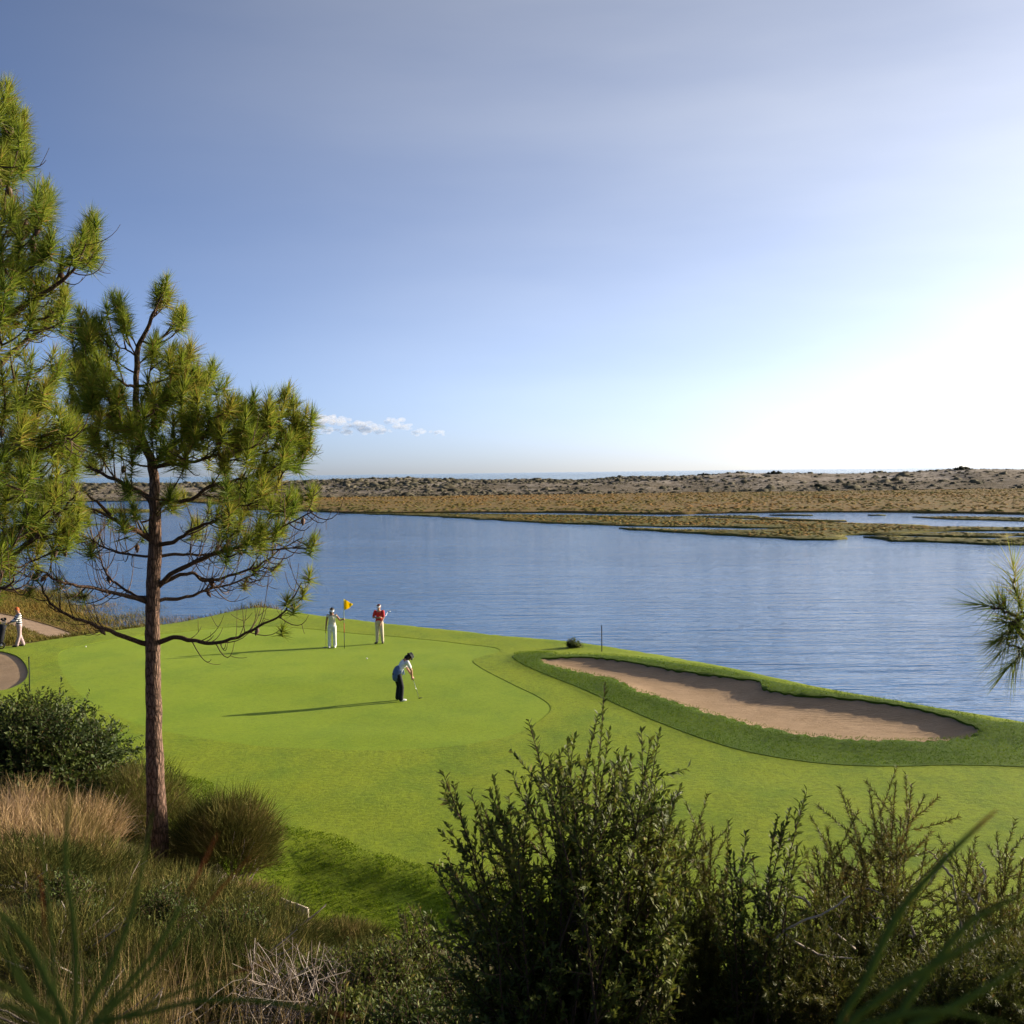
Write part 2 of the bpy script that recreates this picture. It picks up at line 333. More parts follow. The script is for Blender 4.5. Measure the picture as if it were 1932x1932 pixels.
def build_ground():
    xs = []
    def grid(x0, x1, y0, y1, st, jit=0.25):
        gx, gy = np.meshgrid(np.arange(x0, x1, st), np.arange(y0, y1, st))
        g = np.stack([gx.ravel(), gy.ravel()], 1); g += rng.uniform(-jit, jit, g.shape)*st
        return g
    a = grid(-16, 24, 17, 66, 0.42); b = grid(-14, 26, -3, 17, 0.55)
    c = grid(-110, 60, -28, 118, 3.2); d = grid(-50, -16, 28, 106, 1.1)
    def out(p, x0, x1, y0, y1): return ~((p[:, 0] > x0) & (p[:, 0] < x1) & (p[:, 1] > y0) & (p[:, 1] < y1))
    c = c[out(c, -16, 24, 17, 66) & out(c, -14, 26, -3, 17) & out(c, -50, -16, 28, 106)]
    pts = np.vstack([a, b, c, d])
    e = grid(1, 18, 30, 53, 0.2); e = e[sdf(e, BUNKER) > -1.6]
    pts = pts[~((sdf(pts, BUNKER) > -1.6))]
    f = grid(-24, -15, 36, 50, 0.3); f = f[sdf(f, LEFT_BUNKER) > -0.6]
    pts = np.vstack([pts, e, f])
    polys = [GREEN, BUNKER, COLLAR, LEFT_BUNKER, PATH, TURF]
    for P in polys:
        pts = pts[seg_dist(pts, P) > 0.07]
    verts = [Vector(p) for p in pts]; edges = []
    for P in polys:
        # resample so that the rim is finely divided
        Q = []
        for p, q in zip(P, np.roll(P, -1, 0)):
            k = max(1, int(np.ceil(np.hypot(*(q-p))/0.25))) if np.hypot(*(q-p)) < 8 else max(1, int(np.hypot(*(q-p))/1.0))
            for t in range(k): Q.append(p+(q-p)*t/k)
        o = len(verts); k = len(Q)
        verts += [Vector(p) for p in Q]
        edges += [(o+i, o+(i+1) % k) for i in range(k)]
    vo, eo, fo, _, _, _ = delaunay_2d_cdt(verts, edges, [], 0, 1e-4)
    V = np.array([(v[0], v[1]) for v in vo]); Fc = np.array([f for f in fo if len(f) == 3])
    cen = V[Fc].mean(1)
    reg = np.full(len(Fc), 0)                                  # 0 hillside / marsh land
    reg[inside(cen, TURF)] = 1
    reg[inside(cen, COLLAR) & inside(cen, TURF)] = 2
    reg[inside(cen, GREEN)] = 3
    reg[inside(cen, BUNKER)] = 4
    reg[inside(cen, LEFT_BUNKER)] = 5
    reg[inside(cen, PATH) & (reg == 0)] = 6
    reg[(reg == 0) & (cen[:, 1] > 34+0.25*np.clip(-cen[:, 0]-16, -30, 10))] = 7
    z = H(V)
    lift = {0: 0.008, 1: 0.010, 2: 0.022, 3: 0.0, 4: -0.03, 5: -0.03, 6: -0.03, 7: 0.0}
    names = {0: ('hillside', 'soil'), 1: ('fairway', 'fairway'), 2: ('bunker_rough', 'rough'), 3: ('putting_green', 'green'), 4: ('sand_bunker', 'sand'),
             5: ('sand_bunker', 'sand'), 6: ('footpath', 'path'), 7: ('marsh_land', 'marsh')}
    zc = {r: z+lift[r] for r in lift}
    zc[4] = zc[4]-bunker_cut(V, BUNKER, 0.10, 1.0)
    zc[5] = zc[5]-bunker_cut(V, LEFT_BUNKER, 0.12, 1.6)
    # edges between regions -> little cut faces that belong to the higher one
    ed = {}
    for ti, f in enumerate(Fc):
        for i in range(3):
            k = (f[i], f[(i+1) % 3]); ed.setdefault((min(k), max(k)), []).append((ti, k))
    skirts = {r: [] for r in lift}
    for k, lst in ed.items():
        if len(lst) == 2 and reg[lst[0][0]] != reg[lst[1][0]]:
            (t1, k1), (t2, k2) = lst
            if lift[reg[t1]] < lift[reg[t2]]: t1, k1, t2 = t2, k2, t1
            skirts[reg[t1]].append((k1, reg[t2]))
    for r in lift:
        ids = np.where(reg == r)[0]
        if not len(ids): continue
        used, inv = np.unique(Fc[ids], return_inverse=True)
        VV = [np.column_stack([V[used], zc[r][used]])]; nb = len(used)
        T = inv.reshape(-1, 3); Q = []
        mp = {u: i for i, u in enumerate(used)}
        ext = []
        for (a_, b_), r2 in skirts[r]:
            i = nb+len(ext)
            ext += [(V[a_][0], V[a_][1], zc[r2][a_]-0.01), (V[b_][0], V[b_][1], zc[r2][b_]-0.01), (V[a_][0], V[a_][1], zc[r][a_]), (V[b_][0], V[b_][1], zc[r][b_])]
            Q.append((i+3, i+2, i, i+1))
        if ext: VV.append(np.array(ext))
        me = mesh_np(names[r][0], np.vstack(VV), Q if Q else None, T, smooth=True)
        tag(obj(names[r][0], me, M[names[r][1]]), kind='structure')
build_ground()

def plane(name, x0, x1, y0, y1, z, material, kind='structure', nx=1, ny=1):
    gx, gy = np.meshgrid(np.linspace(x0, x1, nx+1), np.linspace(y0, y1, ny+1))
    V = np.column_stack([gx.ravel(), gy.ravel(), np.full(gx.size, z)])
    i = np.arange(nx*ny); r_, c_ = i//nx, i % nx; a = r_*(nx+1)+c_
    o = obj(name, mesh_np(name, V, np.stack([a, a+1, a+nx+2, a+nx+1], 1)), material); tag(o, kind=kind); return o
plane('lagoon', -700, 900, -20, 470, WATER_Z, M['lagoon'])
plane('sea', -60000, 60000, 470.5, 80000, WATER_Z, M['sea'])
# ------------------------------------------------------------------ strips, tubes and other bulk geometry
class MB:
    """collects vertices, quads and triangles; build() links them as one mesh object"""
    def __init__(s): s.V, s.Q, s.T, s.A, s.n = [], [], [], [], 0
    def add(s, V, Q=None, T=None, tone=0.5):
        V = np.asarray(V, float).reshape(-1, 3)
        if Q is not None and len(Q): s.Q.append(np.asarray(Q).reshape(-1, 4)+s.n)
        if T is not None and len(T): s.T.append(np.asarray(T).reshape(-1, 3)+s.n)
        s.V.append(V); s.A.append(np.broadcast_to(np.asarray(tone, float), (len(V),))); s.n += len(V)
    def build(s, name, material, parent=None, smooth=False, origin=None):
        V = np.vstack(s.V)
        if origin is not None: V = V-np.asarray(origin)
        me = mesh_np(name, V, np.vstack(s.Q) if s.Q else None, np.vstack(s.T) if s.T else None, smooth)
        if len(me.vertices) == len(V): attr(me, 'tone', np.concatenate(s.A))
        return obj(name, me, material, parent)
def unit(v):
    v = np.asarray(v, float); return v/(np.linalg.norm(v, axis=-1, keepdims=True)+1e-12)
def tube(mb, P, Rd, k=6, cap=True, tone=0.5, wob=0.0, seed=0, ell=None):
    P = np.asarray(P, float); n = len(P); Rd = np.broadcast_to(np.asarray(Rd, float), (n,))
    T = unit(np.gradient(P, axis=0))
    ref = np.array([0.0, 1.0, 0.0]) if abs(T[0][1]) < 0.8 else np.array([1.0, 0, 0])
    a = unit(np.cross(T, ref)); b = np.cross(T, a)
    th = np.linspace(0, 2*np.pi, k, endpoint=False)
    c, s_ = np.cos(th), np.sin(th)
    rr = Rd[:, None]*np.ones(k)
    if wob:
        L = np.concatenate([[0], np.cumsum(np.linalg.norm(np.diff(P, axis=0), axis=1))])
        rr = rr*(1+wob*vnoise(th[None]*1.9+seed*7, L[:, None]*5.0, seed)+0.6*wob*vnoise(th[None]*4.5+seed*7, L[:, None]*14.0, seed+1))
    e1, e2 = (1, 1) if ell is None else ell
    V = P[:, None]+a[:, None]*(rr*c*e1)[..., None]+b[:, None]*(rr*s_*e2)[..., None]
    i = np.arange((n-1)*k); r_, j = i//k, i % k
    Q = np.stack([r_*k+j, r_*k+(j+1) % k, (r_+1)*k+(j+1) % k, (r_+1)*k+j], 1)
    V = V.reshape(-1, 3)
    if cap:
        V = np.vstack([V, P[0], P[-1]]); j = np.arange(k)
        Tt = np.vstack([np.stack([np.full(k, n*k), (j+1) % k, j], 1), np.stack([np.full(k, n*k+1), (n-1)*k+j, (n-1)*k+(j+1) % k], 1)])
    else: Tt = None
    mb.add(V, Q, Tt, tone)
def ribbons(mb, S, D, L, W, bend=None, segs=3, tone=0.5, taper=1.0, rs=rng):
    """many thin tapering strips: start S, direction D, length L, width W, bend vector added as t^2"""
    S = np.asarray(S, float); n = len(S); D = unit(D)
    L = np.broadcast_to(np.asarray(L, float), (n,)); W = np.broadcast_to(np.asarray(W, float), (n,))
    bend = np.zeros((n, 3)) if bend is None else np.broadcast_to(bend, (n, 3))
    side = unit(np.cross(D, rs.normal(size=(n, 3))))
    t = np.linspace(0, 1, segs+1)
    ctr = S[:, None]+D[:, None]*(L[:, None]*t)[..., None]+bend[:, None]*(t**2)[None, :, None]
    w = (W[:, None]*0.5*(1-t**1.5*taper)[None])[..., None]
    a = ctr[:, :-1]-side[:, None]*w[:, :-1]; b = ctr[:, :-1]+side[:, None]*w[:, :-1]; tip = ctr[:, -1:]
    V = np.concatenate([np.stack([a, b], 2).reshape(n, 2*segs, 3), tip], 1)
    base = (np.arange(n)*(2*segs+1))[:, None]
    Q = None
    if segs > 1:
        q = np.array([[2*i, 2*i+1, 2*i+3, 2*i+2] for i in range(segs-1)])
        Q = (base[:, None]+q[None]).reshape(-1, 4)
    T = base+np.array([[2*segs-2, 2*segs-1, 2*segs]])
    tone = np.repeat(np.broadcast_to(np.asarray(tone, float), (n,)), 2*segs+1)
    mb.add(V.reshape(-1, 3), Q, T, tone)
def leaves(mb, P, D, U, L, W, tone=0.5, fold=0.25):
    """small folded leaves: base P, direction D, upper side U"""
    P = np.asarray(P, float); n = len(P); D = unit(D); sd_ = unit(np.cross(D, U)); up = np.cross(sd_, D)
    L = np.broadcast_to(np.asarray(L, float), (n,))[:, None]; W = np.broadcast_to(np.asarray(W, float), (n,))[:, None]
    v0 = P; v1 = P+D*L*0.5-up*W*fold*0.2; v2 = P+D*L
    l = P+D*L*0.45+sd_*W*0.5+up*W*fold; r_ = P+D*L*0.45-sd_*W*0.5+up*W*fold
    V = np.stack([v0, l, v2, r_, v1], 1).reshape(-1, 3)
    b = (np.arange(n)*5)[:, None, None]
    T = (b+np.array([[0, 4, 1], [1, 4, 2], [2, 4, 3], [3, 4, 0]])[None]).reshape(-1, 3)
    mb.add(V, None, T, np.repeat(np.broadcast_to(np.asarray(tone, float), (n,)), 5))
def clumps(mb, P, Rx, Rz, tone, k=6):
    """low lumpy plants for far ground: a jagged little dome each"""
    n = len(P); P = np.asarray(P, float)
    th = np.linspace(0, 2*np.pi, k, endpoint=False)[None]+rng.uniform(0, 6, (n, 1))
    r1 = Rx[:, None]*rng.uniform(0.7, 1.25, (n, k)); r2 = Rx[:, None]*rng.uniform(0.35, 0.75, (n, k))
    z2 = Rz[:, None]*rng.uniform(0.6, 1.0, (n, k))
    lo = np.stack([P[:, :1]+r1*np.cos(th), P[:, 1:2]+r1*np.sin(th), P[:, 2:]-0.1*Rz[:, None]+0*th], 2)
    hi = np.stack([P[:, :1]+r2*np.cos(th+0.4), P[:, 1:2]+r2*np.sin(th+0.4), P[:, 2:]+z2], 2)
    top = P+np.stack([0*Rz, 0*Rz, Rz*rng.uniform(0.8, 1.15, n)], 1)
    V = np.concatenate([lo, hi, top[:, None]], 1).reshape(-1, 3)
    b = (np.arange(n)*(2*k+1))[:, None]; j = np.arange(k); j2 = (j+1) % k
    Q = (b[:, None]+np.stack([j, j2, k+j2, k+j], 1)[None]).reshape(-1, 4)
    T = (b[:, None]+np.stack([k+j, k+j2, np.full(k, 2*k)], 1)[None]).reshape(-1, 3)
    mb.add(V, Q, T, np.repeat(tone, 2*k+1))

def toned(name, stops, rough=0.6, transl=0.0, spec=0.3, nscale=None):
    """plant material: colour follows each piece's own tone value"""
    m_, n, l, bs = mat(name)
    a = n.new('ShaderNodeAttribute'); a.attribute_name = 'tone'
    c = ramp(n, l, a.outputs['Fac'], stops)
    colr = c.outputs[0]
    if nscale:
        t = noise(n, l, nscale, 4, 0.7); g = ramp(n, l, t.outputs[0], [(0.3, (0.65,)*3), (0.7, (1.25,)*3)])
        colr = mixc(n, l, 0.8, colr, g.outputs[0], 'MULTIPLY')
    l.new(colr, bs.inputs['Base Color']); bs.inputs['Roughness'].default_value = rough
    bs.inputs['Specular IOR Level'].default_value = spec
    if transl > 0:
        tr = n.new('ShaderNodeBsdfTranslucent'); l.new(colr, tr.inputs[0])
        mx = n.new('ShaderNodeMixShader'); mx.inputs[0].default_value = transl
        out = n['Material Output']
        l.new(bs.outputs[0], mx.inputs[1]); l.new(tr.outputs[0], mx.inputs[2]); l.new(mx.outputs[0], out.inputs[0])
    return m_
M['needle'] = toned('pine_needles', [(0, (0.055, 0.095, 0.010)), (0.45, (0.16, 0.21, 0.02)), (0.85, (0.27, 0.285, 0.032)), (1, (0.26, 0.15, 0.04))], 0.55, 0.5, 0.15)
M['leaf'] = toned('shrub_leaves', [(0, (0.025, 0.045, 0.010)), (0.5, (0.075, 0.10, 0.018)), (0.9, (0.15, 0.165, 0.025)), (1, (0.18, 0.14, 0.03))], 0.6, 0.3, 0.2)
M['heath'] = toned('heath_leaves', [(0, (0.045, 0.06, 0.012)), (0.5, (0.10, 0.11, 0.02)), (0.85, (0.16, 0.135, 0.03)), (1, (0.17, 0.10, 0.035))], 0.6, 0.25, 0.2)
M['broom'] = toned('broom_stems', [(0, (0.035, 0.045, 0.010)), (0.45, (0.11, 0.105, 0.025)), (0.8, (0.20, 0.155, 0.05)), (1, (0.32, 0.22, 0.11))], 0.75, 0.15, 0.04)
M['drygrass'] = toned('dry_grass', [(0, (0.09, 0.08, 0.02)), (0.4, (0.23, 0.165, 0.065)), (0.8, (0.36, 0.25, 0.13)), (1, (0.46, 0.32, 0.20))], 0.8, 0.2, 0.04)
M['deadwood'] = toned('dead_twigs', [(0, (0.08, 0.06, 0.045)), (0.5, (0.20, 0.16, 0.13)), (1, (0.44, 0.38, 0.33))], 0.8, 0, 0.1)
M['twig'] = toned('live_twigs', [(0, (0.035, 0.024, 0.016)), (0.5, (0.085, 0.055, 0.036)), (1, (0.17, 0.115, 0.075))], 0.8, 0, 0.1)
M['blade'] = toned('tall_blades', [(0, (0.05, 0.085, 0.018)), (0.6, (0.12, 0.17, 0.03)), (0.85, (0.18, 0.09, 0.03)), (1, (0.30, 0.11, 0.035))], 0.6, 0.35, 0.1)
M['turfblade'] = toned('rough_grass_blades', [(0, (0.04, 0.085, 0.003)), (0.5, (0.08, 0.135, 0.004)), (1, (0.16, 0.205, 0.007))], 0.8, 0.35, 0.03)
M['marshplant'] = toned('marsh_plants', [(0, (0.06, 0.06, 0.012)), (0.35, (0.12, 0.11, 0.018)), (0.65, (0.22, 0.13, 0.03)), (1, (0.30, 0.15, 0.045))], 0.8, 0.1, 0.1)
M['duneplant'] = toned('dune_plants', [(0, (0.025, 0.028, 0.014)), (0.5, (0.085, 0.075, 0.045)), (1, (0.16, 0.14, 0.095))], 0.9, 0, 0.1)

# ------------------------------------------------------------------ far shore: salt marsh, dunes
MUD = WATER_Z
def marsh_sheet(name, P, step, hgt=0.45, seed=0):
    """raised marsh flat with a cut mud bank"""
    P = np.asarray(P)
    # ragged outline
    Q = []
    for p, q in zip(P, np.roll(P, -1, 0)):
        k = max(1, int(np.hypot(*(q-p))/(step*0.7)))
        for t in range(k): Q.append(p+(q-p)*t/k)
    Q = np.array(Q); Q = Q+np.stack([vnoise(Q[:, 0]*0.25, Q[:, 1]*0.25, seed), vnoise(Q[:, 0]*0.25+50, Q[:, 1]*0.25, seed)], 1)*min(1.5, step*0.5)
    lo, hi = Q.min(0), Q.max(0)
    gx, gy = np.meshgrid(np.arange(lo[0], hi[0], step), np.arange(lo[1], hi[1], step))
    g = np.stack([gx.ravel(), gy.ravel()], 1)+rng.uniform(-0.3, 0.3, (gx.size, 2))*step
    g = g[sdf(g, Q) > 0.3*step]
    verts = [Vector(p) for p in np.vstack([Q, g])] if len(g) else [Vector(p) for p in Q]
    k = len(Q)
    vo, eo, fo, _, _, _ = delaunay_2d_cdt(verts, [(i, (i+1) % k) for i in range(k)], [], 1, 1e-4)
    V = np.array([(v[0], v[1]) for v in vo])
    F_ = np.array([f for f in fo if len(f) == 3]); cen = V[F_].mean(1); F_ = F_[inside(cen, Q)]
    d = seg_dist(V, Q)
    z = MUD+hgt*(0.55+0.45*sstep(0, 3*step, d))+0.12*vnoise(V[:, 0]*0.3, V[:, 1]*0.3, seed)*sstep(0, 2, d)
    n = len(V)
    ed = {}
    for f in F_:
        for i in range(3):
            a, b = f[i], f[(i+1) % 3]; ed[(a, b)] = 1
    sk = [(a, b) for (a, b) in ed if (b, a) not in ed]
    W = np.vstack([np.column_stack([V, z]), np.column_stack([V, np.full(n, MUD-0.5)])])
    S = [(b, a, a+n, b+n) for a, b in sk]
    o = obj(name, mesh_np(name, W, S, F_, smooth=False), M['marsh' if name == 'salt_marsh' else 'flat']); tag(o, kind='structure')
    return Q
def PX(pts, z=MUD+0.2): return np.array([G(x, y, z)[:2] for x, y in pts])
far_front = PX([(-600, 943), (-200, 942), (100, 941), (280, 942), (340, 946), (420, 952), (471, 960), (560, 963), (640, 966), (720, 967.5), (894, 966.2), (1000, 966), (1100, 967.2), (1180, 968.5), (1265, 969.2), (1340, 967.4), (1420, 966.5), (1450, 965.8), (1580, 965.3), (1700, 965.3), (1760, 966.8), (1840, 967.6), (1932, 969), (2100, 968), (2600, 966)])
A_POLY = np.vstack([spline(far_front, 4), [(430, 480), (430, 545), (-330, 545)]])
marsh_sets = [marsh_sheet('salt_marsh', A_POLY, 6.0, 0.5, 1)]
marsh_px = [
    [(640, 967.5), (760, 968), (894, 968.6), (1000, 969.4), (1100, 971), (1200, 972.4), (1280, 974.4), (1360, 977), (1440, 980.5), (1520, 983), (1600, 985), (1700, 988), (1780, 992), (1860, 992.6), (1932, 993.4), (2150, 995), (2150, 1003), (1932, 1000), (1880, 999), (1809, 999.5), (1740, 1003), (1700, 1005), (1640, 1006), (1610, 1007), (1590, 1008), (1601, 1012), (1590, 1017.4), (1512, 1015.5), (1431, 1011), (1370, 1007.5), (1309, 1004), (1240, 1000.5), (1180, 997), (1166, 995), (1200, 995), (1290, 997.2), (1366, 999), (1440, 998.2), (1504, 996), (1440, 994.6), (1366, 993.6), (1260, 992.2), (1166, 990.4), (1114, 988.6), (1015, 985.5), (940, 980.5), (849, 974.8), (773, 971.5), (700, 969)],
    [(1612, 1010.5), (1660, 1009.6), (1740, 1011.5), (1820, 1014), (1880, 1016), (1932, 1012), (2150, 1014), (2150, 1032), (1932, 1026), (1862, 1026), (1810, 1023), (1756, 1021), (1683, 1018.8), (1650, 1014)],
    [(1640, 1007.6), (1700, 1006.4), (1760, 1004.4), (1809, 1002.4), (1870, 1004.4), (1932, 1004.4), (2150, 1006), (2150, 1010), (1932, 1008), (1880, 1012), (1820, 1011.3), (1740, 1009), (1690, 1008.2)],
    [(1723, 974), (1780, 973.2), (1860, 974.2), (1932, 975.5), (2150, 976), (2150, 984), (1932, 982), (1860, 980), (1790, 978), (1750, 976)],
    [(1333, 974), (1380, 973), (1450, 975.5), (1520, 978.4), (1597, 980.5), (1600, 982), (1540, 981.8), (1470, 979.6), (1400, 976.5)],
    [(1440, 970.2), (1480, 969.6), (1536, 970.4), (1534, 971.5), (1480, 971.6)],
    [(1270, 973), (1310, 972), (1420, 971.6), (1440, 973), (1380, 974), (1300, 974.6)],
    [(1635, 970.2), (1660, 969.8), (1666, 970.8), (1640, 971.2)],
    [(90, 963), (150, 959.5), (230, 959), (285, 961), (300, 965), (220, 967), (140, 968)],
]
for i, p in enumerate(marsh_px): marsh_sets.append(marsh_sheet('marsh_flat', PX(p), 2.2 if i else 2.6, 0.26, 5+i))
# countless low marsh plants
mb = MB()
for i, Q in enumerate(marsh_sets):
    lo, hi = Q.min(0), Q.max(0); lo = np.maximum(lo, (-330, 0)); hi = np.minimum(hi, (430, 500))
    area = (hi-lo).prod()
    n = int(min(40000, area*(0.55 if i == 0 else 1.3)))
    p = rng.uniform(lo, hi, (n, 2)); p = p[np.abs(p[:, 0]) < 0.47*p[:, 1]+6]; p = p[sdf(p, Q) > 0.15]
    d = seg_dist(p, Q)
    r_ = rng.uniform(0.3, 0.85, len(p))*(1.0 if i == 0 else 0.7)
    tn = np.clip(0.62+0.5*fbm(p[:, 0]*0.02, p[:, 1]*0.05, 3, 7)+rng.normal(0, 0.13, len(p))-0.42*sstep(45, 2, d)*(i == 0)-0.32*(i > 0), 0, 1)
    z = MUD+(0.5 if i == 0 else 0.26)*(0.55+0.45*sstep(0, 6, d))
    r_ = r_*(0.5+0.5*sstep(0, 4, d))
    clumps(mb, np.column_stack([p, z-0.02]), r_, r_*rng.uniform(0.12, 0.32, len(p)), tn, 5)
tag(mb.build('marsh_plants', M['marshplant']), 'low rust and olive plants covering the far salt marsh', 'marsh plants', kind='stuff')

crest_px = [(-500, 913), (-100, 911), (150, 911), (300, 910), (430, 909), (560, 905), (640, 903), (700, 900.5), (760, 899), (830, 902), (900, 905), (960, 903), (1010, 902), (1060, 905), (1110, 904), (1160, 899), (1200, 897), (1260, 898), (1300, 895.5), (1345, 893), (1390, 889), (1430, 892), (1460, 890.5), (1520, 892), (1600, 892), (1660, 890), (1720, 889), (1770, 885.5), (1810, 882.5), (1870, 883), (1932, 883.5), (2100, 885), (2500, 884)]
_cr = np.array([AT(x, y, 565) for x, y in crest_px])
def dune_h(x, y):
    c = np.interp(x, _cr[:, 0], _cr[:, 2])-MUD
    y0 = 470+10*vnoise(x*0.03, 0*x, 31)
    t = (y-y0)/(565-y0)
    prof = np.where(t < 1, sstep(-0.05, 1.05, t)**0.8, np.clip(1-((y-565)/75)**2, 0, 1))
    rough_ = 0.9*fbm(x*0.045, y*0.045, 4, 41)+0.35*fbm(x*0.2, y*0.2, 3, 43)
    return MUD+0.35+c*prof*0.89+rough_*np.clip(prof*1.4, 0, 1)*np.clip(1.25-0.6*t*(t < 1)-0.6*(t >= 1), 0.25, 1)
gx, gy = np.meshgrid(np.arange(-340, 400, 1.7), np.arange(458, 642, 1.9))
z = dune_h(gx, gy); ny, nx = gx.shape
i = np.arange((ny-1)*(nx-1)); a = (i//(nx-1))*nx+i % (nx-1)
def dune_material():
    m_, n, l, bs = mat('dune_sand')
    big = noise(n, l, 0.035, 6, 0.62); fine = noise(n, l, 0.35, 6, 0.7)
    mx = n.new('ShaderNodeMath'); mx.operation = 'ADD'; l.new(big.outputs[0], mx.inputs[0]); l.new(fine.outputs[0], mx.inputs[1])
    sep = n.new('ShaderNodeSeparateXYZ'); tc = n.new('ShaderNodeTexCoord'); l.new(tc.outputs['Object'], sep.inputs[0])
    hz = n.new('ShaderNodeMapRange'); hz.inputs[1].default_value = -1.5; hz.inputs[2].default_value = 6.5; hz.inputs[3].default_value = -0.12; hz.inputs[4].default_value = 0.14
    l.new(sep.outputs[2], hz.inputs[0])
    ad = n.new('ShaderNodeMath'); ad.operation = 'ADD'; l.new(mx.outputs[0], ad.inputs[0]); l.new(hz.outputs[0], ad.inputs[1])
    hf = n.new('ShaderNodeMath'); hf.operation = 'MULTIPLY'; hf.inputs[1].default_value = 0.5; l.new(ad.outputs[0], hf.inputs[0])
    c = ramp(n, l, hf.outputs[0], [(0.36, (0.10, 0.08, 0.05)), (0.48, (0.175, 0.145, 0.105)), (0.57, (0.29, 0.25, 0.205)), (0.66, (0.48, 0.43, 0.37))])
    l.new(c.outputs[0], bs.inputs['Base Color']); bs.inputs['Roughness'].default_value = 0.95; bs.inputs['Specular IOR Level'].default_value = 0.05
    l.new(bump(n, l, fine.outputs[0], 0.8, 0.5), bs.inputs['Normal'])
    return m_
M['dune'] = dune_material()
tag(obj('dunes', mesh_np('dunes', np.column_stack([gx.ravel(), gy.ravel(), z.ravel()]), np.stack([a, a+1, a+nx+1, a+nx], 1), smooth=True), M['dune']), kind='structure')
mb = MB()
p = rng.uniform((-330, 462), (380, 580), (30000, 2))
dens = fbm(p[:, 0]*0.02, p[:, 1]*0.035, 4, 51)*1.1+0.55-0.25*sstep(60, 180, p[:, 0])+0.12*sstep(540, 480, p[:, 1])
keep = (rng.uniform(0, 1, len(p)) < np.clip(dens, 0.06, 1)) & (np.abs(p[:, 0]) < 0.47*p[:, 1]+6)
p = p[keep]; zz = dune_h(p[:, 0], p[:, 1])
r_ = (rng.gamma(1.3, 0.42, len(p))+0.16)*(1-0.35*sstep(535, 565, p[:, 1]))
clumps(mb, np.column_stack([p, zz]), r_, r_*rng.uniform(0.25, 0.5, len(p)), np.clip(rng.normal(0.55, 0.22, len(p)), 0, 1), 5)
tag(mb.build('dune_plants', M['duneplant']), 'grey scrub dotted over the far sand dunes', 'dune scrub', kind='stuff')
def dune_bush(x, y, w, label):
    q = AT(x, y, 556); zz = dune_h(np.array([q[0]]), np.array([556.0]))[0]
    mb = MB(); k = 26; a_ = rng.uniform(0, 6.28, k); rr = w*np.sqrt(rng.uniform(0, 1, k))
    clumps(mb, np.stack([q[0]+rr*np.cos(a_), 556+0.6*rr*np.sin(a_), zz+0*a_], 1), rng.uniform(0.6, 1.2, k)*w*0.3, rng.uniform(0.7, 1.2, k)*w*0.5*(1-0.5*rr/w), rng.uniform(0.0, 0.25, k), 6)
    tag(mb.build('dune_bush', M['duneplant'], origin=None), label, 'bush', 'large dark bushes on the dune crest')
dune_bush(1463, 893, 3.2, 'dark rounded bush standing on the skyline of the middle dune')
dune_bush(1815, 895, 3.4, 'dark broad bush on the face of the tallest dune at right')
dune_bush(1330, 899, 2.2, 'small dark bush in a sandy hollow left of the dune peak')

# left promontory: rough grass and reeds between the turf and the water
mb = MB()
n = 150000
p = np.column_stack([rng.uniform(-48, -11, n), rng.uniform(48, 104, n)])
p = p[~inside(p, TURF) & ~inside(p, PATH) & (sdf(p, SHORE_POLY) > 0.6)]
p = p[np.abs(p[:, 0]) < 0.46*p[:, 1]+2]
zz = H(p)+0.03
edge = seg_dist(p, TURF)
L = np.where(edge < 3.0, rng.uniform(0.4, 0.85, len(p)), rng.uniform(0.25, 0.55, len(p)))*sstep(-0.2, 0.8, edge)*np.clip(0.75+0.5*vnoise(p[:, 0]*0.5, p[:, 1]*0.5, 61), 0.4, 1.2)
pd = seg_dist(p, PATH); L = L*np.where((p[:, 1] < 74) & (pd < 4.5), 0.4, 1)
tn = np.clip(0.42+0.35*fbm(p[:, 0]*0.15, p[:, 1]*0.15, 3, 62)+rng.normal(0, 0.14, len(p)), 0, 1)
d = np.column_stack([rng.normal(0, 0.3, len(p)), rng.normal(0, 0.3, len(p)), np.ones(len(p))])
ribbons(mb, np.column_stack([p, zz]), d, L, 0.032, bend=np.column_stack([rng.normal(-0.08, 0.1, len(p)), rng.normal(0, 0.08, len(p)), -0.1*L]), segs=2, tone=tn)
tag(mb.build('rough_grass', M['marshplant']), 'long brown and olive grass on the left promontory behind the turf', 'rough grass', kind='stuff')
# longer grass blades of the rough round the bunker
mb = MB()
n = 150000
p = np.column_stack([rng.uniform(0, 19, n), rng.uniform(28, 53, n)])
p = p[(sdf(p, COLLAR) > -0.10) & inside(p, TURF)]; sb_ = sdf(p, BUNKER)
p = p[(sb_ < -0.02)]
sb_ = sdf(p, BUNKER); zz = H(p)+0.06
L = rng.uniform(0.04, 0.10, len(p))*np.where(sb_ > -0.25, 1.15, 1)
d = np.column_stack([rng.normal(0, 0.55, len(p)), rng.normal(0, 0.55, len(p)), np.ones(len(p))])
tn = np.clip(0.4+0.4*fbm(p[:, 0]*0.5, p[:, 1]*0.5, 3, 65)+rng.normal(0, 0.2, len(p)), 0, 1)
ribbons(mb, np.column_stack([p, zz]), d, L, 0.013, bend=np.column_stack([rng.normal(0, 0.03, len(p)), rng.normal(0, 0.03, len(p)), -0.02+0*L]), segs=1, tone=tn)
tag(mb.build('long_grass', M['turfblade']), 'longer dark green grass ringing the sand bunker', 'grass', kind='stuff')
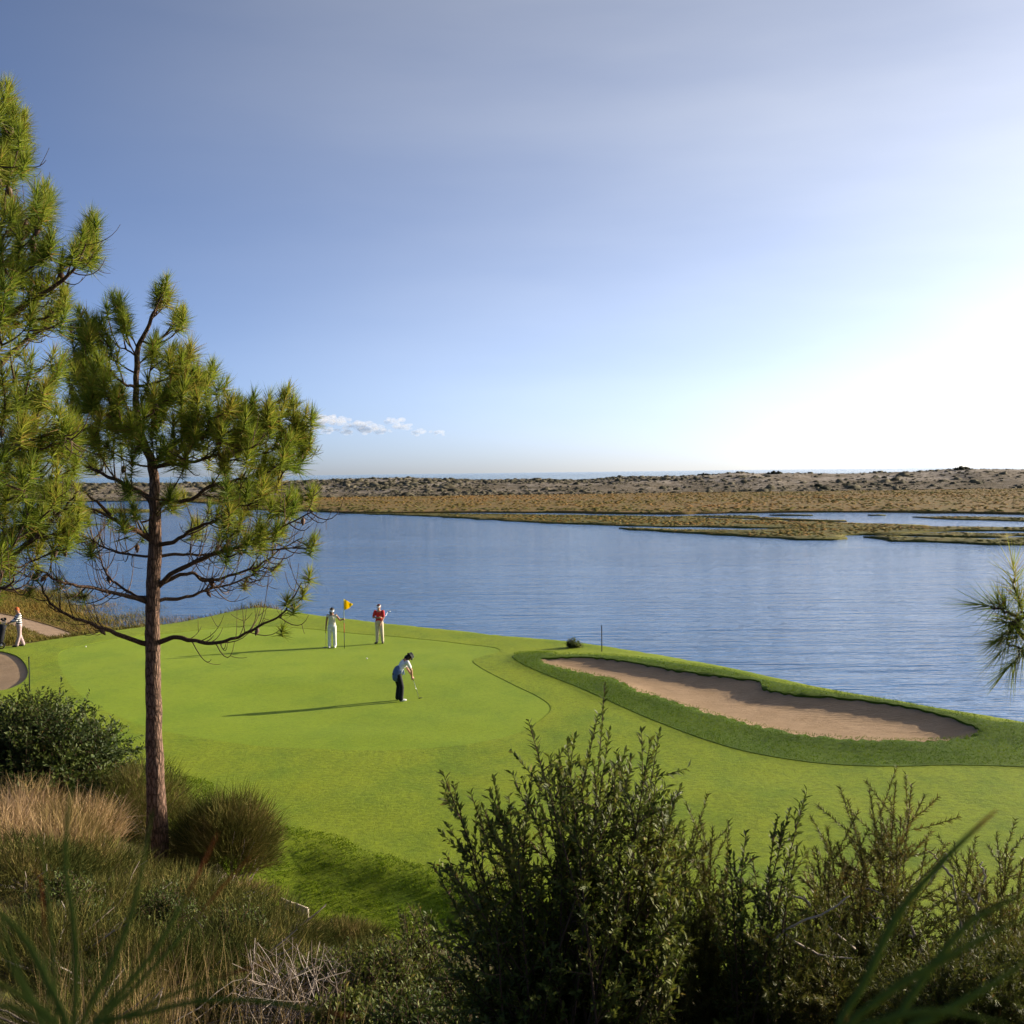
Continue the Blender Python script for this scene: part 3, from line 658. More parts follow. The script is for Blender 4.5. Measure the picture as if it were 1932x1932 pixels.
# shaggy grass on the dip at the foot of the hill
mb = MB()
n = 60000
p = np.column_stack([rng.uniform(-9, 3, n), rng.uniform(19.5, 29, n)])
cy = np.interp(p[:, 0], CREST[:, 0], CREST[:, 1])
p = p[(p[:, 1] < cy+0.3+0.5*vnoise(p[:, 0]*1.2, p[:, 1]*1.2, 66)) & inside(p, TURF)]
zz = H(p)+0.01
L = rng.uniform(0.03, 0.09, len(p))*np.clip(0.9+0.5*vnoise(p[:, 0]*2.5, p[:, 1]*2.5, 67), 0.4, 1.6)
d = np.column_stack([rng.normal(0, 0.5, len(p)), rng.normal(0, 0.5, len(p)), np.ones(len(p))])
ribbons(mb, np.column_stack([p, zz]), d, L, 0.016, bend=np.column_stack([rng.normal(0, 0.03, len(p)), rng.normal(0, 0.03, len(p)), -0.02+0*L]), segs=1, tone=np.clip(rng.normal(0.45, 0.22, len(p)), 0, 1))
tag(mb.build('shaggy_grass', M['turfblade']), 'shaggy darker grass in the dip below the fairway', 'grass', kind='stuff')
# ------------------------------------------------------------------ pines
def bark_material(name, c0, c1, c2, sc=1.0):
    m_, n, l, bs = mat(name)
    tc = n.new('ShaderNodeTexCoord'); mp = n.new('ShaderNodeMapping'); mp.inputs['Scale'].default_value = (22*sc, 22*sc, 6*sc); l.new(tc.outputs['Object'], mp.inputs[0])
    v = n.new('ShaderNodeTexVoronoi'); v.feature = 'DISTANCE_TO_EDGE'; v.inputs['Scale'].default_value = 1.0; v.inputs['Randomness'].default_value = 1.0
    nz = noise(n, l, 5.0, 5, 0.7)
    wp = n.new('ShaderNodeVectorMath'); wp.operation = 'ADD'; l.new(mp.outputs[0], wp.inputs[0])
    ws = n.new('ShaderNodeVectorMath'); ws.operation = 'SCALE'; ws.inputs['Scale'].default_value = 1.3; l.new(nz.outputs['Color'], ws.inputs[0]); l.new(ws.outputs[0], wp.inputs[1])
    l.new(wp.outputs[0], v.inputs['Vector'])
    c = ramp(n, l, v.outputs['Distance'], [(0.0, c0), (0.12, c1), (0.5, c2)])
    g = noise(n, l, 40.0, 4, 0.7); gr = ramp(n, l, g.outputs[0], [(0.3, (0.65,)*3), (0.7, (1.25,)*3)])
    l.new(mixc(n, l, 0.8, c.outputs[0], gr.outputs[0], 'MULTIPLY'), bs.inputs['Base Color'])
    bs.inputs['Roughness'].default_value = 0.9; bs.inputs['Specular IOR Level'].default_value = 0.1
    nb = bump(n, l, v.outputs['Distance'], 1.0, 0.03); l.new(bump(n, l, g.outputs[0], 0.6, 0.01, nb), bs.inputs['Normal'])
    return m_
M['bark'] = bark_material('pine_bark', (0.045, 0.03, 0.022), (0.14, 0.085, 0.06), (0.27, 0.175, 0.13))
M['branchbark'] = bark_material('pine_branch_bark', (0.05, 0.032, 0.022), (0.11, 0.068, 0.045), (0.18, 0.115, 0.075), 2.5)
def cone_material():
    m_, n, l, bs = mat('pine_cone_scales')
    t = noise(n, l, 60, 3, 0.6); c = ramp(n, l, t.outputs[0], [(0.3, (0.04, 0.018, 0.009)), (0.7, (0.13, 0.06, 0.028))])
    l.new(c.outputs[0], bs.inputs['Base Color']); bs.inputs['Roughness'].default_value = 0.7
    return m_
M['cone'] = cone_material()
def cone_mesh():
    mb = MB(); k = 9; V = []; rows = 9
    prof = [0.3, 0.72, 0.95, 1.0, 0.95, 0.84, 0.68, 0.48, 0.2]
    for i, r_ in enumerate(prof):
        for j in range(k):
            a_ = 2*np.pi*(j+0.5*(i % 2))/k; rr = r_*(0.031+0.006*((j+i) % 2))
            V.append((rr*math.cos(a_), rr*math.sin(a_), -0.125*i/(rows-1)-0.006*((j+i) % 2)))
    V.append((0, 0, 0.012)); V.append((0, 0, -0.134))
    Q = [(i*k+j, i*k+(j+1) % k, (i+1)*k+(j+1) % k, (i+1)*k+j) for i in range(rows-1) for j in range(k)]
    T = [(rows*k, (j+1) % k, j) for j in range(k)]+[(rows*k+1, (rows-1)*k+j, (rows-1)*k+(j+1) % k) for j in range(k)]
    me = mesh_np('pine_cone', np.array(V), Q, T); me.materials.append(M['cone']); return me
CONE = cone_mesh()
def bez(p0, p1, p2, n=7):
    t = np.linspace(0, 1, n)[:, None]; return (1-t)**2*p0+2*t*(1-t)*p1+t*t*p2
class Pine:
    """a pine: trunk and limbs follow measured polylines; twigs grow from the nearest limb to every needle tuft"""
    def __init__(s, label, seed):
        s.rs = np.random.default_rng(seed); s.label = label
        s.wood, s.limb = MB(), MB(); s.thin = MB(); s.crown = MB(); s.skel = []; s.cones = []; s.tufts = []
    def trunk(s, P, rad, k=22):
        P = spline(P, 14); r_ = np.interp(np.linspace(0, 1, len(P)), np.linspace(0, 1, len(rad)), rad)
        P[:, :2] += 0.012*np.stack([vnoise(np.arange(len(P))*0.21, 0*r_, 3), vnoise(np.arange(len(P))*0.23, 0*r_+9, 4)], 1)
        tube(s.wood, P, r_, k, wob=0.075, seed=3); s.base = P[0].copy(); s.tr = P; s.skel.append((P, r_))
    def branch(s, P, r0, r1=0.008, k=8):
        P = spline(P, 6); n = len(P); r_ = r0+(r1-r0)*np.linspace(0, 1, n)**0.8
        P = P+np.stack([vnoise(np.arange(n)*0.5, 0*r_+s.rs.uniform(0, 99), i) for i in range(3)], 1)*0.02
        tube(s.limb, P, r_, k, wob=0.10, seed=int(s.rs.integers(99))); s.skel.append((P, r_)); return P
    def dead_twigs(s, P, n, ln=(0.3, 0.9), start=0.25, up=0.6, live=0.0):
        L = len(P)
        for _ in range(n):
            i = int(s.rs.uniform(start, 0.98)*L); i = min(i, L-2); T = unit(P[i+1]-P[i])
            o = s.rs.normal(size=3); o -= T*(o@T); o = unit(o); l_ = s.rs.uniform(*ln)
            d0 = unit(T*0.8+o*0.9)
            p2 = P[i]+d0*l_*0.75+np.array([0, 0, up*l_*s.rs.uniform(0.1, 1.0)])
            c = bez(P[i], P[i]+d0*l_*0.55-np.array([0, 0, 0.18*l_]), p2, 7)
            tube(s.thin, c, np.linspace(0.009, 0.0035, 7)*s.rs.uniform(0.7, 1.2), 4, cap=False, tone=s.rs.uniform(0.1, 0.6) if s.rs.uniform() < 0.85 else s.rs.uniform(0.8, 1.0))
            if s.rs.uniform() < 0.6:
                j = 4; o2 = unit(s.rs.normal(size=3)); q = c[j]+unit(d0+o2)*l_*0.35+np.array([0, 0, 0.15*l_])
                tube(s.thin, bez(c[j], (c[j]+q)/2-np.array([0, 0, 0.05*l_]), q, 5), np.linspace(0.005, 0.003, 5), 4, cap=False, tone=s.rs.uniform(0.1, 0.6))
            if s.rs.uniform() < live: s.tufts.append((c[-1], unit(c[-1]-c[-3]), 0.55))
    def grow(s, tips, twig=0.013):
        """tips: list of (point, size)"""
        SP = np.vstack([p for p, _ in s.skel]); ax = s.tr
        order = np.argsort([np.linalg.norm(t[0]-ax[np.abs(ax[:, 2]-t[0][2]).argmin()]) for t in tips])
        for q in order:
            p, sz = tips[q]
            axp = ax[np.abs(ax[:, 2]-(p[2]-0.5)).argmin()]
            tgt = p-0.25*unit(p-axp)-np.array([0, 0, 0.15])
            cost = np.linalg.norm(SP-tgt, axis=1)+0.6*np.clip(SP[:, 2]-p[2]+0.1, 0, None)
            a_ = SP[cost.argmin()]; ln = np.linalg.norm(p-a_)
            out = p-axp; out[2] = 0
            mid = a_+(p-a_)*0.55+np.array([0, 0, -0.16*ln])+0.05*ln*s.rs.normal(size=3)
            c = bez(a_, mid, p, 8)
            tube(s.limb, c, np.linspace(min(0.010+0.012*ln, 0.03), 0.005, 8), 5, cap=False)
            SP = np.vstack([SP, c[2:]])
            d = unit(c[-1]-c[-3]+np.array([0, 0, 0.25]))
            s.tufts.append((p, d, sz))
            if s.rs.uniform() < 0.13: s.cones.append(c[5])
    def needles(s, n=120, ln=(0.15, 0.24), w=0.0075):
        k = len(s.tufts); C = np.array([t[0] for t in s.tufts]); D = unit(np.array([t[1] for t in s.tufts])); Z = np.array([t[2] for t in s.tufts])
        C = np.repeat(C, n, 0); D = np.repeat(D, n, 0); Z = np.repeat(Z, n); m_ = len(C)
        u = s.rs.uniform(0, 1, m_); o = s.rs.normal(size=(m_, 3)); o -= D*(o*D).sum(1, keepdims=True); o = unit(o)
        al = np.radians(14+84*(1-u)+s.rs.normal(0, 12, m_))
        dr = unit(D*np.cos(al)[:, None]+o*np.sin(al)[:, None])
        P = C+D*((u-0.65)*0.26*Z)[:, None]
        L = s.rs.uniform(*ln, m_)*(0.75+0.25*Z)*np.repeat(s.rs.uniform(0.72, 1.2, k), n)
        tb = np.repeat(s.rs.normal(0.5, 0.18, k), n)
        tn = np.clip(tb+s.rs.normal(0, 0.22, m_)+0.1*(u-0.5), 0, 0.93); tn = np.where(s.rs.uniform(0, 1, m_) < 0.035, 1.0, tn)
        ribbons(s.crown, P, dr, L, w, bend=np.column_stack([0*L, 0*L, -0.10*L]), segs=1, tone=tn, rs=s.rs)
    def finish(s, cat='tree'):
        root = empty('pine_tree', tuple(s.base)); tag(root, s.label, cat, 'pine trees'); b = s.base
        s.wood.build('trunk', M['bark'], root, True, b)
        if s.limb.n: s.limb.build('branches', M['branchbark'], root, True, b)
        if s.thin.n: tag(s.thin.build('dry_twigs', M['twig'], root, False, b), kind='stuff')
        s.crown.build('crown', M['needle'], root, False, b)
        for c in s.cones:
            o = bpy.data.objects.new('pine_cone', CONE); col.objects.link(o); o.parent = root
            o.location = tuple(np.asarray(c)-b); o.rotation_euler = (s.rs.uniform(-0.6, 0.6), s.rs.uniform(-0.6, 0.6), s.rs.uniform(0, 6)); k = s.rs.uniform(0.9, 1.25); o.scale = (k, k, k)
        return root
def Z2(x, y): return x*0.3253, y*0.3253+707.1
def Z1(x, y): return x*0.3253, y*0.3253+141.4

# the pine in front of the green
D0 = 20.0
P1 = Pine('slender pine with bare lower limbs and reddish trunk standing in front of the putting green', 5)
tp = [AT(297, 1600, D0)]+[AT(x, y, D0+dd) for x, y, dd in [(293, 1480, 0), (291, 1380, 0), (289, 1250, 0), (290, 1100, 0.0), (293, 1000, 0), (291, 930, 0), (286, 872, 0), (266, 822, 0.05), (258, 772, 0.1), (257, 727, 0.1), (260, 662, 0.1), (277, 623, 0.05), (292, 584, 0)]]
tp[0][2] = Hz(tp[0][0], D0)-0.05
P1.trunk(tp, [0.20, 0.15, 0.132, 0.118, 0.113, 0.10, 0.084, 0.072, 0.062, 0.054, 0.048, 0.042, 0.034, 0.02])
def br(pine, zf, pts, r0, depth, D, **kw):
    """limb through zoomed photograph points; depth = how far its end comes forward (-) or back (+)"""
    n = len(pts); L = np.concatenate([[0], np.cumsum([math.hypot(pts[i+1][0]-pts[i][0], pts[i+1][1]-pts[i][1]) for i in range(n-1)])]); L /= L[-1]
    return pine.branch([AT(*zf(*p), D+depth*t) for p, t in zip(pts, L)], r0, **kw)
B = {}
B[1] = br(P1, Z2, [(900, 1560), (1010, 1520), (1130, 1545), (1250, 1555), (1380, 1520), (1500, 1465), (1600, 1410), (1680, 1330), (1750, 1200)], 0.045, -1.2, D0)
B[2] = br(P1, Z2, [(860, 1560), (720, 1520), (600, 1470), (480, 1430), (350, 1370), (270, 1290), (220, 1200), (130, 1150)], 0.045, -0.9, D0)
B[3] = br(P1, Z2, [(915, 1312), (1080, 1290), (1200, 1250), (1330, 1215), (1460, 1160), (1560, 1070)], 0.032, 0.9, D0)
B[4] = br(P1, Z2, [(880, 1325), (740, 1285), (600, 1250), (460, 1225), (350, 1200), (230, 1130), (170, 1050), (165, 1000)], 0.04, -1.5, D0)
B[5] = br(P1, Z2, [(880, 1295), (760, 1270), (680, 1210), (620, 1150), (590, 1080), (560, 1000), (540, 950)], 0.03, 1.4, D0)
B[6] = br(P1, Z2, [(910, 1230), (1000, 1180), (1120, 1145), (1180, 1190), (1330, 1170), (1450, 1130), (1560, 1070), (1640, 1000), (1760, 950)], 0.04, 0.6, D0)
B[7] = br(P1, Z2, [(915, 1220), (1040, 1130), (1180, 1060), (1300, 1020), (1430, 980), (1560, 930), (1680, 860), (1820, 790)], 0.045, -1.0, D0)
B[8] = br(P1, Z2, [(885, 965), (780, 900), (680, 850), (560, 790), (450, 740)], 0.055, -1.0, D0)
B[9] = br(P1, Z2, [(640, 815), (560, 740), (500, 690), (440, 640)], 0.03, -0.6, D0-0.5)
B[10] = br(P1, Z2, [(895, 995), (1010, 970), (1100, 910), (1230, 850), (1330, 790), (1400, 760), (1500, 740)], 0.04, -1.1, D0)
B[11] = br(P1, Z2, [(885, 735), (760, 650), (620, 590), (500, 530), (420, 470)], 0.055, 0.8, D0)
B[12] = br(P1, Z2, [(895, 760), (1000, 735), (1110, 720), (1230, 640), (1380, 610), (1520, 570), (1640, 530), (1750, 440)], 0.045, 0.5, D0)
B[13] = br(P1, Z2, [(885, 535), (1000, 520), (1130, 500), (1270, 460), (1400, 440), (1500, 400)], 0.04, -1.4, D0)
B[14] = br(P1, Z2, [(885, 505), (1000, 470), (1080, 420), (1180, 340), (1260, 280), (1330, 180)], 0.04, 0.6, D0)
B[15] = br(P1, Z2, [(800, 335), (700, 290), (600, 220), (530, 150), (500, 60)], 0.038, -0.7, D0)
B[16] = br(P1, Z2, [(885, 1052), (740, 1040), (600, 1000), (540, 960), (470, 930)], 0.024, 1.2, D0)
B[17] = br(P1, Z2, [(905, 1052), (1060, 1040), (1200, 1040), (1390, 1010), (1540, 960), (1650, 930)], 0.028, 1.2, D0)
B[18] = br(P1, Z2, [(880, 520), (990, 420), (1130, 330), (1300, 330), (1480, 330), (1600, 280), (1680, 200)], 0.036, 1.1, D0)
B[19] = br(P1, Z1, [(790, 1805), (900, 1790), (1020, 1750), (1100, 1680)], 0.022, -0.5, D0)
B[20] = br(P1, Z1, [(830, 1545), (900, 1560), (960, 1540), (1040, 1480)], 0.016, -0.3, D0)
B[21] = br(P1, Z1, [(795, 1625), (740, 1600), (680, 1560), (640, 1480)], 0.016, 0.3, D0)
B[22] = br(P1, Z1, [(790, 1815), (700, 1780), (620, 1700), (520, 1670), (490, 1560)], 0.024, -0.7, D0)
for i in (1, 2): P1.dead_twigs(B[i], 26, (0.25, 0.9), 0.2, 0.6)
for i in (3, 4, 5, 6, 7, 16, 17): P1.dead_twigs(B[i], 34, (0.25, 0.85), 0.2, 0.7, live=0.06)
for i in (8, 10, 11, 12, 13): P1.dead_twigs(B[i], 16, (0.2, 0.6), 0.2, 0.5)
for i in (1, 2, 3, 4, 6, 7, 7, 12, 13, 8, 10, 11, 14, 15, 18, 5):
    for _ in range(1): P1.cones.append(B[i][int(P1.rs.uniform(0.3, 0.98)*len(B[i]))]-np.array([0, 0, 0.02]))
blobs = [(305, 553, 18, 3), (290, 560, 12, 1), (222, 585, 22, 4), (240, 610, 18, 3), (340, 612, 20, 4), (165, 610, 18, 3), (150, 645, 28, 5), (190, 640, 26, 5), (170, 680, 32, 7), (140, 700, 22, 4), (205, 690, 26, 4), (318, 668, 34, 7), (352, 680, 22, 5), (335, 710, 34, 7), (300, 735, 26, 5), (370, 735, 34, 8), (395, 715, 16, 2), (165, 735, 34, 7), (200, 755, 36, 8), (240, 770, 34, 7), (150, 770, 30, 6), (420, 765, 36, 8), (330, 770, 36, 8), (370, 800, 40, 9), (290, 800, 40, 9), (440, 800, 34, 8), (475, 770, 16, 2), (462, 785, 20, 3), (545, 752, 22, 4), (520, 785, 30, 6), (570, 805, 24, 5), (500, 815, 30, 6), (550, 835, 28, 6), (575, 840, 14, 3), (480, 840, 36, 7), (420, 845, 40, 8), (350, 848, 36, 7), (300, 850, 26, 4), (245, 825, 36, 7), (200, 820, 34, 6), (160, 830, 28, 5), (180, 860, 30, 4), (520, 872, 28, 5), (470, 890, 36, 6), (420, 900, 36, 5), (565, 945, 26, 6), (540, 955, 20, 3), (505, 905, 24, 4), (440, 930, 34, 6), (490, 945, 26, 4), (340, 930, 22, 3), (310, 945, 14, 2), (425, 975, 34, 6), (470, 1005, 36, 7), (510, 985, 26, 5), (440, 1030, 30, 4), (390, 985, 24, 3), (360, 1000, 18, 2), (250, 985, 34, 4), (215, 990, 22, 2), (585, 1028, 8, 2), (500, 1020, 20, 3), (230, 900, 30, 3), (560, 870, 14, 2)]
tips = []
for x, y, r_, c in blobs:
    for _ in range(int(round(c*(1.6 if y < 880 else 1.05)))):
        a_, q = P1.rs.uniform(0, 6.28), r_*math.sqrt(P1.rs.uniform())
        X, Y = x+q*math.cos(a_), y+q*math.sin(a_)
        lat = abs(X-288)/FPX*D0; Rc = np.interp(Y, [540, 650, 760, 900, 1040], [0.35, 1.5, 2.1, 2.6, 2.4])
        dm = 0.75*math.sqrt(max(Rc**2-lat**2, 0.05))
        tips.append((AT(X, Y, D0+P1.rs.uniform(-dm, dm)), P1.rs.uniform(0.75, 1.15)))
P1.grow(tips)
for i, nn in ((1, 5), (2, 2), (3, 2)):
    for _ in range(nn): P1.tufts.append((B[i][int(P1.rs.uniform(0.8, 1)*(len(B[i])-1))]+P1.rs.normal(0, 0.1, 3), np.array([0.2, 0, 1.0]), 0.45))
P1.needles(135, (0.20, 0.34), 0.0115)
P1.finish()

# the tall pine whose trunk stands just left of the frame
D1 = 16.3
P2 = Pine('tall bushy pine leaning in from the left edge, its trunk hidden outside the picture', 8)
xb = AT(-150, 1300, D1)[0]
P2.trunk([(xb, D1, Hz(xb, D1)-0.05), (xb+0.05, D1, 4), (xb+0.15, D1+0.05, 7), (xb+0.25, D1, 10), (xb+0.45, D1, 12.2), (AT(-20, 190, D1)[0], D1, AT(-20, 190, D1)[2])], [0.24, 0.18, 0.16, 0.12, 0.07, 0.025])
C = {}
C[1] = br(P2, Z1, [(-330, 1700), (-100, 1560), (100, 1360), (250, 1270), (400, 1160), (460, 1080), (500, 980)], 0.06, -0.6, D1)
C[2] = br(P2, Z1, [(-330, 1950), (0, 1680), (130, 1560), (300, 1430), (370, 1350)], 0.055, 0.5, D1)
C[3] = br(P2, Z1, [(-250, 1350), (-80, 1200), (30, 1080), (150, 930), (250, 800), (270, 720)], 0.055, 0.6, D1)
C[4] = br(P2, Z2, [(-430, 300), (-100, 400), (100, 420), (300, 340), (430, 380)], 0.055, -0.8, D1)
C[5] = br(P2, Z2, [(-430, 900), (-200, 980), (0, 1080), (150, 990), (290, 850), (400, 740), (450, 680)], 0.06, -0.4, D1)
C[6] = br(P2, Z2, [(-430, 800), (-150, 930), (0, 930), (160, 850), (330, 800), (470, 850)], 0.05, 0.7, D1)
C[7] = br(P2, Z1, [(-300, 900), (-120, 700), (0, 560), (60, 520), (130, 540)], 0.04, 0.2, D1)
C[8] = br(P2, Z2, [(-430, 60), (-150, 100), (0, 60), (150, 20), (190, -60)], 0.05, 1.2, D1)
C[9] = br(P2, Z2, [(-430, 1000), (-200, 1150), (-50, 1240), (60, 1220), (90, 1150)], 0.04, -0.9, D1)
for i in C: P2.dead_twigs(C[i], 14, (0.25, 0.7), 0.3, 0.5)
blobs = [(5, 190, 18, 4), (12, 215, 22, 5), (35, 240, 16, 4), (0, 255, 30, 6), (40, 265, 12, 3), (20, 285, 24, 5), (45, 290, 8, 2), (42, 318, 10, 3), (5, 310, 22, 4), (18, 355, 18, 3), (0, 400, 26, 4), (85, 370, 20, 5), (95, 390, 16, 3), (75, 405, 18, 3), (35, 408, 14, 2), (65, 430, 20, 3), (90, 460, 16, 4), (170, 438, 20, 5), (160, 462, 24, 6), (175, 480, 14, 3), (135, 478, 14, 2), (110, 500, 14, 2), (70, 480, 22, 4), (20, 440, 30, 6), (30, 480, 30, 6), (10, 520, 34, 7), (60, 520, 30, 6), (90, 540, 20, 3), (40, 555, 34, 6), (10, 590, 30, 5), (110, 575, 24, 4), (80, 590, 26, 4), (120, 600, 14, 2), (55, 620, 26, 3), (15, 650, 26, 3), (100, 690, 16, 3), (55, 680, 14, 2), (95, 715, 14, 2), (60, 740, 28, 5), (20, 730, 26, 5), (30, 775, 36, 8), (80, 770, 30, 6), (110, 800, 26, 4), (20, 820, 36, 8), (70, 825, 36, 8), (120, 840, 30, 7), (140, 820, 16, 3), (30, 870, 40, 9), (90, 875, 40, 9), (135, 875, 20, 4), (20, 920, 40, 8), (70, 930, 40, 8), (120, 930, 32, 6), (140, 965, 22, 5), (30, 970, 38, 8), (85, 985, 40, 8), (130, 1000, 24, 4), (20, 1020, 34, 6), (60, 1030, 26, 3), (110, 1020, 22, 3), (8, 1055, 20, 3), (8, 1085, 16, 3), (-6, 1110, 12, 2), (-40, 300, 40, 8), (-40, 450, 50, 10), (-40, 600, 50, 8), (-60, 750, 60, 10), (-60, 900, 60, 10), (-50, 1030, 50, 8), (-130, 350, 60, 8), (-190, 500, 70, 10), (-240, 700, 80, 10), (-260, 900, 80, 10), (-230, 1020, 60, 6)]
tips = []
for x, y, r_, c in blobs:
    for _ in range(int(round(c*1.15))):
        a_, q = P2.rs.uniform(0, 6.28), r_*math.sqrt(P2.rs.uniform())
        X, Y = x+q*math.cos(a_), y+q*math.sin(a_)
        lat = abs(X+150)/FPX*D1; Rc = np.interp(Y, [180, 400, 600, 900, 1100], [1.1, 2.3, 2.2, 2.3, 1.5])
        dm = 0.8*math.sqrt(max(Rc**2-lat**2, 0.06))
        tips.append((AT(X, Y, D1+P2.rs.uniform(-dm, dm)), P2.rs.uniform(0.8, 1.2)))
P2.grow(tips)
P2.needles(130, (0.18, 0.30), 0.0100)
P2.finish()

# the pine at right: only one near bough reaches into the picture
D2 = 6.6
P3 = Pine('dark pine bough with long needles reaching in from the right edge over the water', 12)
q0 = AT(2330, 1300, D2)
P3.trunk([(q0[0], D2, Hz(q0[0], D2)-0.05), (q0[0]+0.02, D2, q0[2]-0.6), (q0[0]+0.05, D2, q0[2]), (q0[0], D2+0.03, q0[2]+0.8), (q0[0]-0.05, D2, q0[2]+1.9), (q0[0]-0.02, D2, q0[2]+2.9)], [0.10, 0.085, 0.075, 0.06, 0.035, 0.015], k=14)
def Z4(x, y): return (2300+x/5.365)*0.7857, (1300+y/5.365)*0.7857
E1 = P3.branch([AT(2325, 1330, D2), AT(2150, 1300, D2), AT(2000, 1262, D2), AT(1946, 1236, D2), AT(*Z4(760, 1050), D2), AT(*Z4(640, 1215), D2)], 0.022, 0.012)
E2 = P3.branch([AT(*Z4(850, 1010), D2), AT(*Z4(700, 950), D2), AT(*Z4(560, 880), D2), AT(*Z4(450, 865), D2)], 0.009, 0.006)
E3 = P3.branch([AT(*Z4(850, 1010), D2), AT(*Z4(825, 880), D2), AT(*Z4(770, 700), D2), AT(*Z4(760, 500), D2)], 0.008, 0.004)
E4 = P3.branch([AT(1950, 1262, D2), AT(*Z4(820, 1390), D2), AT(*Z4(700, 1330), D2), AT(*Z4(620, 1290), D2)], 0.008, 0.005)
E5 = P3.branch([AT(*Z4(900, 1350), D2), AT(*Z4(860, 1420), D2), AT(*Z4(760, 1500), D2)], 0.007, 0.005)
for p, d, z in [(E2[-1], E2[-1]-E2[-5], 0.6), (E2[-6], np.array([-0.4, 0, 1.0]), 0.6), (E2[8], np.array([-0.3, 0, 0.8]), 0.6), (E3[-1], np.array([-0.1, 0.1, 1]), 0.8), (E3[-7], np.array([-0.4, 0.1, 1]), 0.8), (E3[-10], np.array([0.3, -0.1, 1]), 0.8), (E1[-1], np.array([-0.9, -0.2, -0.5]), 0.7), (E1[-6], np.array([-0.8, 0.1, 0.0]), 0.7), (E4[-1], np.array([-1, 0.1, -0.3]), 0.7), (E4[-6], np.array([-0.7, 0.1, -0.7]), 0.7), (E5[-1], np.array([-0.7, 0, -0.7]), 0.8), (E5[-4], np.array([-0.4, 0.2, -0.8]), 0.8)]:
    P3.tufts.append((p, unit(d), z))
tips = []
for _ in range(190):
    h = P3.rs.uniform(-1.0, 2.9); rr = np.interp(h, [-1.0, 0, 1, 2.9], [0.85, 1.0, 0.95, 0.3])*math.sqrt(P3.rs.uniform(0.15, 1)); a_ = P3.rs.uniform(0, 6.28)
    p = np.array([q0[0]+rr*math.cos(a_), D2+rr*math.sin(a_), q0[2]+h])
    tips.append((p, P3.rs.uniform(0.7, 1.0)))
tips = [t for t in tips if t[0][0] > (1960-HW)/FPX*t[0][1]+0.22]
P3.grow(tips)
P3.needles(75, (0.17, 0.25), 0.0045)
P3.finish()
# ------------------------------------------------------------------ shrubs and grasses of the foreground hill
def on_hill(x_px, D, dy=0.0):
    X = AT(x_px, 1400, D)[0]; return np.array([X, D+dy, Hz(X, D+dy)])
def arc(p0, p1, bow, n=8):
    m_ = (p0+p1)/2+np.asarray(bow); return bez(p0, m_, p1, n)
def leafy_shrub(name, label, cat, base, tips, leaf=(0.04, 0.014), gap=0.018, sub=5, subl=(0.12, 0.35), seed=1, spread=0.18, mat_leaf='leaf', group=None, tone=0.45, bare=0.35, rad=0.011, needle=False, parent_only=False):
    """stems from the base to every tip, side shoots, and leaves set along the shoots"""
    rs = np.random.default_rng(seed); st = MB(); lf = MB(); P, Dr, Up = [], [], []
    base = np.asarray(base, float)
    def leaf_run(c, g, t0):
        L = np.concatenate([[0], np.cumsum(np.linalg.norm(np.diff(c, axis=0), axis=1))])
        n = max(2, int(L[-1]*(1-t0)/g)); q = np.linspace(t0, 1.0, n)*L[-1]+rs.uniform(-0.3, 0.3, n)*g
        pos = np.stack([np.interp(q, L, c[:, i]) for i in range(3)], 1)
        T = unit(np.stack([np.interp(q, L, np.gradient(c[:, i])) for i in range(3)], 1))
        o = rs.normal(size=(n, 3)); o -= T*(o*T).sum(1, keepdims=True); o = unit(o)
        P.append(pos); Dr.append(unit(T*rs.uniform(0.5, 1.1, (n, 1))+o*0.8)); Up.append(T)
    for tip in tips:
        tip = np.asarray(tip, float); b = base+np.append(rs.normal(0, spread, 2), 0); b[2] = Hz(b[0], b[1])-0.03
        ln = np.linalg.norm(tip-b); out = tip-b; out[2] = 0
        c = arc(b, tip, -0.10*out+np.append(rs.normal(0, 0.03*ln, 2), 0.03*ln), 10)
        tube(st, c, np.linspace(rad, 0.0022, 10), 5, cap=False, tone=rs.uniform(0.2, 0.7))
        leaf_run(c, gap, max(bare, 1-0.9/ln if ln > 1.5 else bare))
        for _ in range(sub):
            i = int(rs.integers(3, 9)); T = unit(c[i]-c[i-1]); o = unit(rs.normal(size=3)); l_ = rs.uniform(*subl)
            e = c[i]+unit(T*0.8+o*1.0+np.array([0, 0, 0.2]))*l_
            s_ = arc(c[i], e, np.array([0, 0, -0.06*l_]), 5)
            tube(st, s_, np.linspace(0.0035, 0.0012, 5)*(0.6 if needle else 1), 4, cap=False, tone=rs.uniform(0.2, 0.8)); leaf_run(s_, gap, 0.12)
    P, Dr, Up = np.vstack(P), np.vstack(Dr), np.vstack(Up); n = len(P)
    patch = 0.25*vnoise(P[:, 0]*2.3, P[:, 2]*2.3+P[:, 1], seed)
    tn = np.clip(tone+patch+rs.normal(0, 0.16, n), 0, 0.95); tn = np.where(rs.uniform(0, 1, n) < 0.012, 1.0, tn)
    if needle: ribbons(lf, P, Dr, leaf[0]*rs.uniform(0.6, 1.3, n), leaf[1], segs=1, tone=tn, rs=rs)
    else: leaves(lf, P, Dr, Up, leaf[0]*rs.uniform(0.65, 1.2, n), leaf[1]*rs.uniform(0.8, 1.2, n), tn)
    root = empty(name, tuple(base)); tag(root, label, cat, group)
    st.build('stems', M['twig'], root, False, base); lf.build('foliage', M[mat_leaf], root, False, base)
    return root
